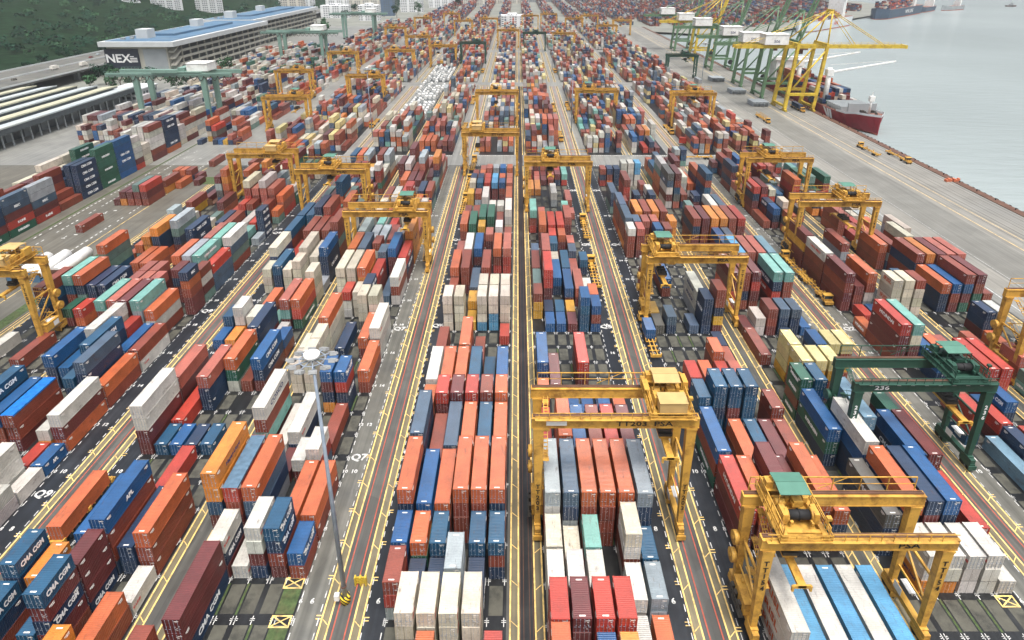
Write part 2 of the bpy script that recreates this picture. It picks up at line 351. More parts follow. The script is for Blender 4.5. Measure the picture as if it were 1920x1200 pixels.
sheet('grass_patch',[(-36.0,-33.3,58,62.5),(-36.0,-33.3,64.6,68.6),(-39,-36.4,57,60),(72,75,52,60),(-172.9,-171.9,120,480),(-141,-128,258,268),(-168,-160,180,190),(-140,-136.5,120,200)],.018,M['grass_weeds'],'stuff')
sheet('drain_line',rails,.016,M['rail_brown'])
def marks(name,L,z,mat):
    m=MB()
    for q in L:
        if q[0]=='diag':
            _,x0,x1,y,d=q
            a,b_=(y,y-1.1) if d>0 else (y-1.1,y)
            m.poly([(x0,a,z),(x1,b_,z),(x1,b_+.16,z),(x0,a+.16,z)])
        else:
            x0,x1,y0,y1=q; m.poly([(x0,y0,z),(x1,y0,z),(x1,y1,z),(x0,y1,z)])
    o=link(name,m.mesh(name,mat)); tag(o,kind='structure')
def xbox(cx,cy,w,h):
    out=[(cx-w,cx+w,cy-h,cy-h+.22),(cx-w,cx+w,cy+h-.22,cy+h),(cx-w,cx-w+.22,cy-h+.22,cy+h-.22),(cx+w-.22,cx+w,cy-h+.22,cy+h-.22)]
    m=MB()
    for x0,x1,y0,y1 in out: m.poly([(x0,y0,.022),(x1,y0,.022),(x1,y1,.022),(x0,y1,.022)])
    m.poly([(cx-w+.22,cy-h+.3,.026),(cx-w+.45,cy-h+.22,.026),(cx+w-.22,cy+h-.3,.026),(cx+w-.45,cy+h-.22,.026)])
    m.poly([(cx+w-.22,cy-h+.3,.03),(cx+w-.45,cy-h+.22,.03),(cx-w+.22,cy+h-.3,.03),(cx-w+.45,cy+h-.22,.03)])
    return tag(link('box_marking',m.mesh('box_marking',M['paint_yellow'])),kind='structure')
xbox(-34.8,69.6,1.5,.95); xbox(-34.8,63.5,1.5,.95); xbox(74.2,66.6,1.4,.95)
# zebra at the ends of the blocks by the cross road
for k,(c0,oy,l0,l1,ro,ri) in BLK.items():
    for i in range(18):
        wh.append((c0-1.4+i*1.0,c0-.9+i*1.0,284.6,285.4)); wh.append((c0-1.4+i*1.0,c0-.9+i*1.0,301.6,302.4))
for i in range(70):
    y=130+i*2.6
    for x in (-150.5,-166,-170.5):
        if random.random()<.75: wh.append((x-.2,x+.2,y,y+1.4))
    if i%9==0: wh+=[(-160.9,-159.6,y,y+.5),(-160.4,-160.1,y,y+2.2),(-158.5,-157.2,y+3,y+3.5)]
for x in (-172.6,-174.1): rails.append((x-.1,x+.1,60,1000))
ye+=[(-147.5,-147.3,60,282),(-135.6,-135.4,60,282)]
# quay lines and rails
qy=[(171-.12,171+.12,-40,1000),(176.8,176.98,-40,1000)]; qw=[(140,140.25,-40,1000),(151,151.12,-40,1000)]
qd=[(x-.12,x+.12,-40,1000) for x in (175.5,178.2,180.2,184.0,186.1,189.9,191.9)]
ye+=qy; wh+=qw
marks('yellow_marking',ye,.016,M['paint_yellow']); marks('white_marking',wh,.02,M['paint_white']); marks('red_marking',rd,.016,M['paint_red'])
sheet('crane_rail',qd,.012,M['dark_steel']); 
sheet('quay_road',[(150,168,-40,1000)],.008,M['quay_grey']); sheet('quay_strip',[(137,141,-40,1000)],.008,M['wet_concrete']); 
def ground_text(s,x,y,size,name='lane_number',rz=0):
    o=link(name,textmesh(s,M['paint_white'],size,bold=.03*size),None,(x,y,.03),(0,0,rz)); tag(o,kind='structure')
for k,lab,sgn in (('B','Q6',-1),('C','Q5',1),('D','Q7',1),('E','Q8',-1),('F','Q9',1),('I','Q4',-1),('J','Q3',1),('K','Q2',-1)):
    c0,oy,l0,l1,ro,ri=BLK[k]; lc=(l0+l1)/2
    for i in range(0,17):
        y=66.6+2*P*i
        if y>225: break
        ground_text(str(6+2*i),lc,y,1.25)
        if k in 'DFJIE': ground_text(str(6+2*i),l0 if sgn>0 else l1,y,1.1)
for s,x,y in (('Q6',-21.2,143.5),('Q7',-31.2,142.0),('Q7',-31.0,96),('Q6',-21.0,97.5),('Q5',23.7,143),('Q5',23.7,195),('Q4',33.9,195),('Q9',-86.4,87),('Q9',-86.4,151),('Q9',-86.4,205),('Q2',87.9,142),('Q6',-21.1,199),('Q7',-31,199),('Q5',23.7,250),('Q4',33.9,250)): ground_text(s,x,y,2.3,'lane_sign')
# ================================================================== CONTAINERS
PAL={'o':(208,108,62),'r':(150,72,52),'R':(194,68,52),'m':(116,52,50),'w':(224,220,210),'c':(226,216,194),'g':(176,185,188),'G':(148,162,168),
 's':(80,102,124),'b':(20,94,150),'n':(34,60,92),'t':(26,88,122),'k':(104,102,96),'a':(128,186,174),'e':(46,106,84),'v':(116,146,136),
 'y':(222,168,52),'Y':(234,216,150),'h':(232,146,58),'l':(92,164,206),'L':(124,160,182),'p':(188,104,86),'X':(196,74,56),'Z':(152,76,58)}
NAME={'o':'orange','r':'rust-brown','R':'bright red','m':'maroon','w':'white','c':'cream','g':'pale grey','G':'grey','s':'slate blue','b':'royal blue','n':'navy',
 't':'petrol blue','k':'dirty grey','a':'aqua','e':'green','v':'grey-green','y':'yellow','Y':'pale yellow','h':'amber','l':'sky blue','L':'dusty blue','p':'salmon','X':'slate-topped red','Z':'blue-topped brown'}
def ccol(k,j=.06,rnd=random):
    c=lin(*PAL[k]); q=1+rnd.uniform(-j*1.6,j*1.2)
    return tuple(min(.85,max(.01,x*q*.72*(1+rnd.uniform(-j,j)*.35))) for x in c[:3])+(1,)
PAINT=paint_mat('container_paint'); DOORP=paint_mat('container_door_paint')
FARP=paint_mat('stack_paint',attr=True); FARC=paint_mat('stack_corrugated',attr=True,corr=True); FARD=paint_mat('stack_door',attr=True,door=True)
mk('tarp_slate',lin(84,110,130),.6,var=.2,scale=1); mk('tarp_blue',lin(20,104,178),.55,var=.25,scale=1)
mk('marking_pale',lin(226,222,214),.6,var=.2,scale=3)
CW=2.438
def corrugated(bm,p0,p1,z0,z1,nrm,n,dep):
    """trapezoid corrugated wall from p0 to p1"""
    p0=Vector(p0);p1=Vector(p1);nr=Vector(nrm); prev=None
    for i in range(n):
        for fr,dd in ((0,0),(.18,0),(.38,-dep),(.68,-dep),(.88,0)):
            p=p0.lerp(p1,(i+fr)/n)+nr*dd
            a=bm.verts.new((p.x,p.y,z0)); c=bm.verts.new((p.x,p.y,z1))
            if prev: bm.faces.new((prev[0],a,c,prev[1]))
            prev=(a,c)
    p=p1; a=bm.verts.new((p.x,p.y,z0)); c=bm.verts.new((p.x,p.y,z1)); bm.faces.new((prev[0],a,c,prev[1]))
def container_body(L,H):
    m=MB(); b=m.b; w=CW/2
    n=22 if L<7 else 44
    for s in (-1,1):
        m.box(s*w-(.09 if s>0 else 0),s*w+(.09 if s<0 else 0),.06,L-.06,.0,.15)      # bottom rail
        m.box(s*w-(.07 if s>0 else 0),s*w+(.07 if s<0 else 0),.06,L-.06,H-.09,H-.012)  # top rail
        for y in (0,L-.16):
            m.box(s*w-(.14 if s>0 else 0),s*w+(.14 if s<0 else 0),y,y+.16,.12,H-.12)     # corner post
            for z in (0,H-.118): m.box(s*(w-.081)-.088,s*(w-.081)+.088,y-.008,y+.178,z-.002,z+.120) # corner casting
        corrugated(b,(s*(w-.02),.16,0),(s*(w-.02),L-.16,0),.13,H-.07,(s,0,0),n,.036)
    # end wall away from the doors
    corrugated(b,(-w+.14,L-.05,0),(w-.14,L-.05,0),.13,H-.07,(0,1,0),9,.036)
    m.box(-w+.14,w-.14,L-.12,L-.02,H-.1,H-.014); m.box(-w+.14,w-.14,.02,.12,H-.12,H-.014); m.box(-w+.14,w-.14,.02,.12,.0,.14)
    # ribbed roof
    k=n; prev=None
    for i in range(k):
        for fr,dz in ((0,0),(.3,0),(.42,-.022),(.88,-.022)):
            y=.1+(L-.2)*(i+fr)/k
            a=b.verts.new((-w+.05,y,H-.03+dz)); c=b.verts.new((w-.05,y,H-.03+dz))
            if prev: b.faces.new((prev[0],prev[1],c,a))
            prev=(a,c)
    y=L-.1; a=b.verts.new((-w+.05,y,H-.03)); c=b.verts.new((w-.05,y,H-.03)); b.faces.new((prev[0],prev[1],c,a))
    return m.mesh('container_body_%d_%d'%(L*10,H*10),PAINT)
def door_leaf(H):
    m=MB(); w=CW/2-.15
    m.box(.012,w,.06,.10,.15,H-.125)
    for i in range(5):
        z=.3+i*(H-.5)/5; m.box(.1,w-.1,.045,.06,z,z+(H-.5)/5-.16)
    return m.mesh('door_leaf_%d'%(H*10),DOORP)
def locking_bar(H):
    m=MB(); m.bar((0,.02,.14),(0,.02,H-.12),.05,0,6)
    for z in (.2,H*.5,H-.2): m.box(-.06,.06,.0,.045,z-.05,z+.05)
    m.box(-.02,.28,-.01,.02,1.0,1.06)
    return m.mesh('locking_bar_%d'%(H*10),M['galvanised'])
def door_marks(H,v):
    r=random.Random(v); m=MB()
    for i in range(7):
        x=r.uniform(.12,.95);z=r.uniform(.35,H-.35);w=r.uniform(.06,.26);h=r.choice([.05,.08,.16])
        m.box(x,x+w,.038,.044,z,z+h)
    m.box(.35,.95,.036,.044,H-.5,H-.36)
    return m.mesh('door_marking',M['marking_pale'])
def roof_marks(L,H):
    m=MB()
    for y in (.35,L-.6): m.box(-.42,.42,y,y+.2,H-.028,H-.02)
    return m.mesh('roof_marking',M['marking_pale'])
def side_marks(L,H):
    m=MB(); x=CW/2
    for y in (.5,L-1.5):
        m.box(x-.02,x+.012,y,y+.9,H-.62,H-.45); m.box(x-.02,x+.012,y+.3,y+.9,H-.85,H-.74)
    return m.mesh('side_marking',M['marking_pale'])
def tarp(L,H,mat):
    m=MB(); w=CW/2
    prev=None
    for i in range(0,int(L/.5)+1):
        y=min(L-.03,.03+i*.5); z=H+.03+(.05 if i%2 else 0)
        vs=[m.b.verts.new(p) for p in ((-w-.02,y,H-.35),(-w-.02,y,z-.04),(0,y,z+.05),(w+.02,y,z-.04),(w+.02,y,H-.35))]
        if prev:
            for q in range(4): m.b.faces.new((prev[q],prev[q+1],vs[q+1],vs[q]))
        prev=vs
    return m.mesh('tarpaulin',mat)
HS={1:2.591,2:2.896}; LS={1:6.058,2:12.192}
MESH={}
for sz in (1,2):
    L,H=LS[sz],HS[sz]
    MESH[sz]=dict(body=container_body(L,H),door=door_leaf(H),bar=locking_bar(H),marks=[door_marks(H,v) for v in range(6)],roof=roof_marks(L,H),side=side_marks(L,H),tX=tarp(L,H,M['tarp_slate']),tZ=tarp(L,H,M['tarp_blue']))
# ---- what stands where: block, then column,bay,length(1=20 ft 2=40 ft),colours from the ground up =lettering from the ground up
SIGHT='''@480 420 5.453
D 2 n 690 955 4 occc
D 1 n 925 693 3 Rww
D 1 n 1075 712 4 ccck
D 1 n 1200 727 4 cccc
D 1 f 1040 590 3 ccc
D 1 n 1135 608 4 nccc CMA CGM
D 2 f 1270 365 3 Rrm
D 2 n 862 442 4 cccc
D 2 n 968 443 4 ccco
D 2 n 1075 450 4 ohcc
D 2 n 1412 553 3 wrw
D 2 n 1330 740 1 s
D 2 n 985 240 4 orrm
D 2 n 1090 242 4 snnn CMA CGM
D 1 n 1280 282 4 snnn
D 2 n 1385 258 4 bmmm
D 2 n 1485 348 3 Rnm
D 2 n 1560 105 4 hhhh
D 1 n 1465 95 4 wccc
@300 980 5.453
D 2 n 100 995 3 mmn , ,CMA CGM
D 1 n 560 190 3 wnm
D 1 n 810 447 1 w
D 1 n 915 78 4 wwmn
D 1 n 1115 75 4 tnrm CMA CGM,CMA CGM
D 1 n 1365 332 2 br CMA CGM
@360 780 5.453
D 2 n 165 652 5 hhtmn Hapag-Lloyd
D 2 n 397 790 4 Xrmn
D 2 n 570 782 4 osng
D 2 f 1205 612 2 or
D 2 f 1350 640 2 or
D 1 n 1075 465 2 wm
D 1 n 1215 352 3 wRs
D 2 n 1030 170 2 wn
D 2 n 930 290 1 w
D 1 f 995 345 1 m
@400 600 5.453
D 2 n 470 948 4 wram COSCO
D 1 n 1145 540 4 bmnh
D 1 n 1280 545 4 bRnn CMA CGM, ,CMA CGM
D 2 n 1520 532 2 or
D 2 f 1290 877 1 r
D 1 n 835 412 3 ccc
D 1 n 955 338 4 cccc
D 1 f 970 100 3 ccc
D 1 f 1100 35 4 cccc
D 2 n 1300 285 1 n
D 2 n 1520 207 2 om
D 2 n 1637 98 3 www
@0 1000 6
D 2 f 1635 1085 3 rmm
@560 270 6.667
D 2 n 1010 640 3 wgg
D 2 n 1120 640 3 rrm
D 2 n 1315 605 3 Rmm
D 2 n 1490 605 3 nmr
D 2 n 1600 585 3 rnv
@0 860 6
E 2 f 1380 190 3 bbn
E 2 n 1095 752 4 brrn APL
E 2 n 1560 868 3 orr
E 2 n 1420 1020 2 nn
E 1 n 95 1172 4 tnnn CMA CGM
E 1 f 685 932 3 hrr
E 1 f 1068 797 4 mmmn , , ,CMA CGM
@0 1000 6
E 1 n 300 712 5 tmnmr CMA CGM, ,CMA CGM
E 1 f 1635 372 1 w
E 2 f 1285 692 2 or
E 1 f 835 1088 3 hmm
E 1 f 60 548 3 tnr CMA CGM
E 1 n 270 1135 2 tm
@240 560 6
E 2 n 305 1003 4 wwmm
E 2 f 860 952 1 R
E 2 f 985 467 3 pnn
E 2 f 858 490 3 pmm
E 2 n 905 940 1 w
E 2 n 1150 717 3 oew
E 2 n 1340 932 1 r
E 2 n 1435 678 3 bnm CMA CGM,CMA CGM
E 1 n 1160 462 2 hr
E 1 n 1020 442 2 bn
E 1 n 1135 180 3 tnr
E 1 n 1245 90 4 wwhm
E 1 n 1395 197 3 wwm
@360 780 5.453
E 1 n 155 275 1 t
E 1 n 20 300 1 n
@0 0 1
E 1 n 290 851 1 t
E 1 n 318 851 1 b
E 2 f 350 837 1 R
@400 600 5.453
E 1 f 740 72 2 br
@480 420 5.453
E 2 f 130 742 2 or
E 2 f 200 745 3 nnm
E 1 n 200 965 1 a
E 2 n 282 788 3 pam
E 2 n 395 778 3 oRe , ,CHINA SHIPPING
E 1 f 295 1003 1 w
E 1 n 122 478 3 ccc
E 1 n 232 478 3 ccc
E 1 n 410 373 4 cccc
E 1 n 545 482 4 cccc
E 1 f 700 530 1 g
E 2 n 192 257 4 cnnn
E 2 n 300 305 3 tnn
E 2 n 400 330 2 Rm
E 2 n 485 262 4 cccc
E 2 n 590 322 3 ccc
E 2 n 680 243 4 bnnn
@0 660 5
F 2 n 490 602 3 wmo
F 2 n 65 612 3 Zrm
F 2 f 325 243 3 brr
F 2 f 160 132 4 tnon CMA CGM
F 1 n 390 738 2 wh
F 2 f 190 662 3 www
F 1 f 385 882 1 R
F 1 n 345 1090 1 b APL
F 2 f 70 910 2 bb
@60 540 4.339
F 2 f 795 537 2 or
F 2 n 820 517 2 rw
F 2 n 955 187 3 owr
F 2 n 842 103 4 agwr
F 2 n 742 97 4 mmmm
F 2 n 645 113 4 pppp
F 2 n 557 117 4 ammm
F 2 n 55 628 3 bnn
F 2 n 175 705 2 bn
F 2 n 370 612 4 snnn
F 1 n 285 697 3 tnn
F 2 n 390 375 4 wccc
F 2 f 737 217 4 tnnn CMA CGM
F 1 f 800 305 3 Rmm
F 2 f 950 287 2 bn
G 1 n 290 195 2 em
G 1 n 380 195 2 Ro
@0 860 6
F 1 f 385 130 1 w
F 1 f 20 290 2 ww
@70 440 4.961
G 2 n 265 377 4 atrn
G 2 n 370 382 4 onvn
G 2 n 490 475 3 nnb
G 2 n 585 478 3 nnb CMA CGM
G 2 n 105 468 4 rtnm
F 1 n 990 322 4 pmmm
F 1 n 1085 322 4 pmmm
F 1 n 890 413 4 pmmm
F 1 n 985 411 4 pmmm
F 1 n 1100 402 4 pmmm
F 1 n 1250 347 4 mnmm
@280 380 4.82
F 1 n 325 720 4 normm MSC
F 1 n 425 607 4 rwmv
F 2 f 690 425 3 Rss
F 2 n 700 335 4 wsvr
F 2 n 440 492 4 avmm CHINA SHIPPING
F 2 n 345 490 4 gsnm
F 2 n 250 483 4 omrm
F 2 n 605 315 4 aenm
F 2 n 520 303 4 pmrm
F 2 n 350 225 4 nnnr CMA CGM,MSC
F 1 f 1010 258 1 g COSCO
F 1 f 930 188 2 ae
F 1 n 1010 60 4 nnnn CMA CGM,CMA CGM,CMA CGM,CMA CGM
G 2 n 220 188 4 gvnm
@0 0 1
I 2 n 1501 1168 3 www IRISL,IRISL,IRISL
I 2 n 1538 1195 2 ll
I 2 n 1577 1195 2 ww
I 2 n 1616 1195 2 ll
I 2 n 1655 1196 2 ww
I 2 n 1696 1197 2 ll
I 2 f 1362 854 3 Rmm HYUNDAI
I 2 f 1389 854 3 orr
I 2 f 1430 832 4 mmmm
I 2 f 1458 852 3 mmm
I 2 f 1491 831 4 orem
I 2 f 1528 857 3 onr
@1240 640 5.4545
I 2 n 645 1120 3 bre
I 2 f 752 805 2 or
I 2 f 897 812 2 tn
I 2 f 1040 810 2 mm
I 2 f 1160 840 2 rr
I 1 n 460 570 4 tttt
I 1 n 625 465 5 ttntt
I 1 n 782 467 5 ttmtt
I 1 n 922 467 5 ttttt
I 1 f 255 155 4 Rmmr
I 1 f 382 155 4 orrm
I 1 n 1160 695 3 rrr
I 2 f 628 170 2 Rm
I 2 f 745 170 2 pm
I 1 n 615 52 3 orm
I 1 n 720 155 2 pr
@1140 440 6
I 1 n 1292 1188 2 nn
I 1 n 1137 735 4 nnnn
I 1 n 1280 630 5 rrnym
I 2 n 1065 605 3 wwg MAERSK,MAERSK
I 1 n 708 930 2 sn
I 1 n 960 1030 1 s
I 1 n 585 1020 1 k
I 1 n 540 880 1 y
I 2 n 625 515 2 br
I 1 n 280 370 4 wrrr
@1120 290 6
I 1 n 404 805 4 wrrr
I 1 n 505 828 4 prrm
I 2 n 270 655 4 srro
I 2 n 325 775 4 srrh
I 1 n 435 745 4 snnr
I 1 n 530 748 4 prrm
I 1 n 600 752 4 prrm
I 1 n 700 862 4 bnnr
I 1 n 810 832 4 rrme
I 1 n 905 758 4 hhrr
I 2 n 455 635 3 hro
I 2 n 580 640 3 rrm
I 2 n 672 638 3 hrr
I 2 n 768 638 3 rrm
I 1 n 310 517 3 rrm
I 1 n 500 465 3 nnr
I 1 n 590 465 3 nnr
I 1 n 680 440 3 wnr
I 2 n 340 270 4 rRRm
I 1 n 80 180 3 rnR
I 1 n 155 180 3 nro
I 1 n 235 180 3 nnn
I 1 n 318 120 4 wwww
I 1 n 397 120 4 wwww
I 1 n 465 125 4 llww
I 2 n 160 440 3 snv
I 1 n 555 320 2 rm
I 1 f 860 95 1 w
@1440 560 5
J 1 n 72 105 3 rrm
J 1 n 185 107 3 snn
J 1 n 285 108 3 snn
J 1 n 355 268 1 b
J 2 f 182 283 1 n
J 1 n 512 430 4 bnrr
J 1 n 650 430 4 Yryr
J 1 n 765 430 4 Yryr
J 1 f 178 380 4 YYYy
J 1 n 400 588 4 Yyrr
J 1 n 500 585 4 Yyrm
J 1 f 550 440 4 Yyrm
J 1 n 395 753 4 eere EVERGREEN,EVERGREEN, ,EVERGREEN
J 1 f 420 600 4 tbnr
J 2 f 420 772 3 ben ,EVERGREEN
J 2 f 615 862 4 wbnn
J 2 f 985 978 3 bnn
J 1 f 1075 885 3 emm
@1480 780 5.4536
J 2 n 920 122 4 Lnnn
J 2 n 1390 262 3 mmm
J 2 n 1180 692 4 onrn
@0 0 1
J 2 n 1760 937 4 nmrr
J 2 n 1792 938 4 bner
J 2 n 1843 987 2 RR
J 1 n 1428 597 2 ww
J 2 n 1441 668 1 r
J 1 f 1393 592 1 m
J 2 n 1640 1000 3 knn MOL
@1600 960 5
J 1 n 1145 415 3 www
J 1 n 1335 418 3 www
J 1 n 1415 655 1 w
J 1 n 970 412 3 wwh
J 1 n 790 405 3 wwh , ,Hapag-Lloyd
@1580 460 5.456
K 2 n 685 810 4 Rmmr HYUNDAI
K 2 n 812 818 4 acmm
K 1 n 270 845 1 o HYUNDAI
K 1 f 210 605 1 R
K 1 f 310 640 1 b
K 2 n 115 295 4 mrmm
K 2 n 335 327 4 orwg
K 1 n 215 393 3 mrm
K 1 n 600 365 5 ccccc IRISL, ,IRISL
K 1 n 720 370 5 ccccc
K 1 n 830 368 5 rcccc
K 1 f 430 190 4 tnnn
K 1 f 940 865 2 pm
K 2 f 700 950 2 bn
K 2 f 830 952 2 or
@1360 380 6
K 2 n 1205 585 4 wrmm YANG MING
K 2 n 940 400 4 mymm
K 2 n 1350 462 3 rgs
@1700 660 5
K 2 n 940 195 3 RRm
K 2 n 830 205 3 RRm
K 1 n 985 478 2 bn CMA CGM
K 1 n 815 578 1 b
K 1 f 860 595 2 Rm
K 1 f 990 597 2 Rm
K 1 f 1000 685 2 nn
K 2 f 805 787 1 L
K 1 n 660 545 3 RRt
K 1 f 570 390 2 pp
@1560 360 6.667
L 2 n 545 657 3 rgs
L 2 n 660 658 3 orr
L 2 n 1145 778 4 rnrm
L 2 n 1260 780 4 hrrr
L 2 n 1390 783 4 mrrr
L 2 n 1510 783 4 prrr
L 2 n 1630 783 4 prrr
L 2 n 1030 503 3 cgg
@1580 460 5.456
L 2 n 1075 405 3 onn
L 2 n 1190 408 3 brm
L 2 n 1330 308 4 rbme
L 2 n 1445 308 4 mreo
L 2 n 1515 430 2 rb
L 1 n 1515 680 3 nnm
L 1 n 1645 685 3 wmm
L 2 f 1505 880 1 o
L 1 f 1110 890 1 p
@1340 260 7.385
K 2 n 215 290 3 rnm
K 2 n 320 280 3 bnm
K 1 n 230 590 1 w
K 2 n 760 410 4 Rmmr K-LINE
K 2 n 905 400 4 prrm
K 2 n 640 690 4 Rnmr HYUNDAI
K 1 n 750 690 4 cRem
K 1 n 850 690 3 nmr
K 2 n 975 790 3 tnn
K 1 n 575 880 3 nmm
K 1 n 790 975 3 bnm
K 2 n 745 1150 1 r
K 2 f 1035 485 2 RR K-LINE
K 2 n 1420 600 3 vee
K 1 n 1620 560 2 nn
L 2 n 1790 1030 3 prr
@1360 380 6
J 2 n 630 790 4 anRm
J 2 n 745 790 4 arrm
J 2 n 390 790 4 mRmr
J 2 n 275 790 4 rrnr
J 2 n 150 790 4 mmRr
J 2 n 540 555 4 Lrrm
J 2 n 435 555 4 prrm
J 2 n 315 550 4 pmmr
J 2 n 205 550 4 lnrm
J 2 n 205 183 4 Rmrm
J 2 n 110 178 4 rrem
J 2 n 20 178 4 hrrm
@1120 290 6
J 2 n 1165 712 4 rnmr
J 2 n 1255 715 4 mmrr
J 2 n 1355 715 4 horr
J 2 f 1335 805 3 brm
J 2 f 1435 805 3 srm
J 2 f 965 505 3 vnm
J 1 n 1110 470 3 nmr
J 2 n 1330 555 3 wrm
J 2 n 1430 555 3 sgm'''
ROWS_B='''-2 1 --|--|rro|--|--|rrR
-1 1 --|cccc|cccc|cccc|cccc|--
0 1 gRr|nn|nn|rwgg|nn|--
1 1 nnb|beo|nnt|--|nnt|nrt
2 2 rrno|rnb|rro|rrro|rrro|rrno
4 2 rnns|rr|rns|rro|rnt|rro
6 1 rro|mmmR|mmmm|mmmR|mmmr|mmro
7 2 rgw|rro|rro|rnt|nt|rnb
9 2 rr|--|rro|r|--|--
11 1 --|--|--|--|--|R
12 1 cccc|cccc|y|lccc|llcc|cccc
13 1 --|--|yy|cccc|cccc|cccc
13 2 rr|--|.|.|.|.
14 2 .|.|ns|.|.|.
15 2 rro|mrr|.|rmr|.|.
17 2 rp|rgw|nmb|--|Rro|RRp
19 1 --|--|--|kmp|--|--
20 1 .|.|rry|.|rrw|rr
20 2 mro|eee|.|.|.|.
21 2 .|.|mee|mee|rr|.
22 2 rm|nr|.|.|.|cww
23 1 --|--|--|ggw|ggw|.
24 2 --|--|ggw|--|--|rro
25 1 gyy|Rgr|.|--|--|.
27 1 nnc|nnt|mmR|mml|mrb|nbp
28 1 cnn|ttn|nmR|mll|mmo|mrp
30 1 mr|ro|mrp|nng|ssb|mro
31 1 n|rp|mR|nn|rg|rb'''
ROWS_C='''-3 2 .|.|rnb|rrh|.|.
-2 1 Rrro|m|.|.|--|.
-2 2 .|.|.|.|.|o
-1 1 RRRR|mmmm|rRRR|RRRR|w|.
0 1 gww|gww|gww|--|ww|gG
1 1 wwc|wc|rra|--|wrwc|nt
2 2 rRwg|mgns|raro|rrro|rrro|rnnG
4 2 R|rroo|rnb|rrr|rnR|rmm
6 1 R|--|nb|nb|rnb|rro
7 1 mo|--|--|--|--|--
8 2 nnb|m|--|rmR|--|--
12 1 --|b|b|m|tttb|brb
13 1 yyr|n|t|y|--|bro
14 2 rv|mmRR|--|mb|mp|.
15 2 .|.|nb|.|.|.
15 1 .|.|.|.|.|w
16 2 rr|mmrp|.|nt|p|.
17 1 .|.|gc|.|.|nt
18 1 ns|--|nnt|--|ns|--
19 1 --|--|rrR|mmo|rp|--
20 2 --|mmo|rRR|rrR|.|.
21 2 .|.|.|.|mmp|.
22 2 Rra|.|.|.|.|.
22 1 .|mrp|--|--|.|.
23 1 .|.|.|.|rra|.
24 1 .|.|.|.|.|p
26 2 --|--|--|gw|--|p
28 2 h|h|--|--|--|--
30 1 --|p|m|rp|nm|Ra
31 1 Rm|p|m|mr|nR|Ra
32 1 mR|rm|mp|km|nn|Rl'''
RAND=random.Random(5)
allc=[]   # dict: x,y(near end),z,sz,k,txt,blk,col,bay,tier,n
occ=set()
def add_stack(b,c,k,sz,cols,tx=None,x=None,y=None):
    c0,oy=BLK[b][:2] if b in BLK else (0,0)
    X=(c0+BW*c if x is None else x); Yv=(Y0+oy+P*k+(.1 if sz==1 else .25)) if y is None else y
    z=0.02; n=len(cols)
    for t,ch in enumerate(cols):
        allc.append(dict(x=X+RAND.uniform(-.05,.05),y=Yv+RAND.uniform(-.1,.1),z=z,sz=sz,k=ch,txt=(tx[t] if tx and t<len(tx) else ''),blk=b,col=c,bay=k,tier=t,n=n))
        z+=HS[sz]
    for i in range(sz): occ.add((b,c,k+i))
def sight_ground(x,y,z):
    h=CAMH-z; yh=PY_-F_*math.tan(R(PITCH)); d=F_*h/(C_*(y-yh)); return (x-XC_)*d/F_,(d-h*S_)/C_
def snap_all():
    """each line: block, length, near or far roof edge, where it was sighted, tiers, colours from the top, lettering from the top"""
    rows=[];ox=oy=0;s=1
    for l in SIGHT.split('\n'):
        if not l.strip(): continue
        if l[0]=='@': ox,oy,s=map(float,l[1:].split()); continue
        p=l.split(' ',7); b,sz,nf,x,y,t,cols=p[:7]; tx=p[7] if len(p)>7 else ''
        sz=int(sz);t=int(t); X,Yv=sight_ground(ox+float(x)/s,oy+float(y)/s,t*HS[sz])
        if nf=='f': Yv-=LS[sz]
        c=(X-BLK[b][0])/BW; k=(Yv-63.6-BLK[b][1])/P; cs=[]
        for dc in range(-2,3):
            for dk in range(-2,3):
                C=min(5,max(0,round(c)))+dc;K=round(k)+dk
                if 0<=C<=5: cs.append((abs(C-c)*1.3+abs(K-k),C,K))
        cs.sort(); rows.append((cs,b,sz,cols[::-1],tx))
    rows.sort(key=lambda r:r[0][0][0])
    for cs,b,sz,cols,tx in rows:
        for e,C,K in cs[:9]:
            if not any((b,C,K+i) in occ for i in range(sz)):
                w=[q.strip() for q in tx.split(',')] if tx.strip() else []
                w=(w+['']*len(cols))[:len(cols)][::-1]
                add_stack(b,C,K,sz,cols,w); break
snap_all()
for b,txt in (('B',ROWS_B),('C',ROWS_C)):
    for l in txt.split('\n'):
        if not l.strip(): continue
        k,sz,st=l.split()
        for c,q in enumerate(st.split('|')):
            if q not in ('--','.'): add_stack(b,c,int(k),int(sz),q)
WT='rrrrrrmmmoooopppRwwwwwcccggsnnnttbaevyhk'
def rstack(b,c,k,sz,hi,pal=WT,**kw):
    n=max(1,min(5,int(RAND.gauss(hi,.9)+.5))); add_stack(b,c,k,sz,''.join(RAND.choice(pal) for _ in range(n)),**kw)
FARPAL='rrrooooopppRmwwwwwcccgggsnntbbahYv'
START={'B':33,'C':33,'D':17,'E':18,'F':21,'G':14,'I':33,'J':24,'K':22,'L':18}
def fill(b,k0,k1,dens,hi,pal=WT):
    k=k0
    while k<=k1:
        sz=2 if RAND.random()<.62 and k<k1 else 1
        loc=RAND.random(); dd=dens*(1 if loc>.14 else .25); h=hi+RAND.uniform(-1.2,.8); hot=RAND.choice(pal) if RAND.random()<.55 else None
        for c in range(6):
            if RAND.random()>dd: continue
            if any((b,c,k+i) in occ for i in range(sz)): continue
            rstack(b,c,k,sz,h,pal=(hot*6+pal[::4]) if hot else pal)
        k+=sz
for b,(d,h) in {'D':(.92,3.6),'E':(.9,3.5),'F':(.85,3.2),'G':(.62,2.0),'J':(.8,3.2),'K':(.85,3.2),'L':(.6,2.2)}.items(): fill(b,START[b],33,d,h)
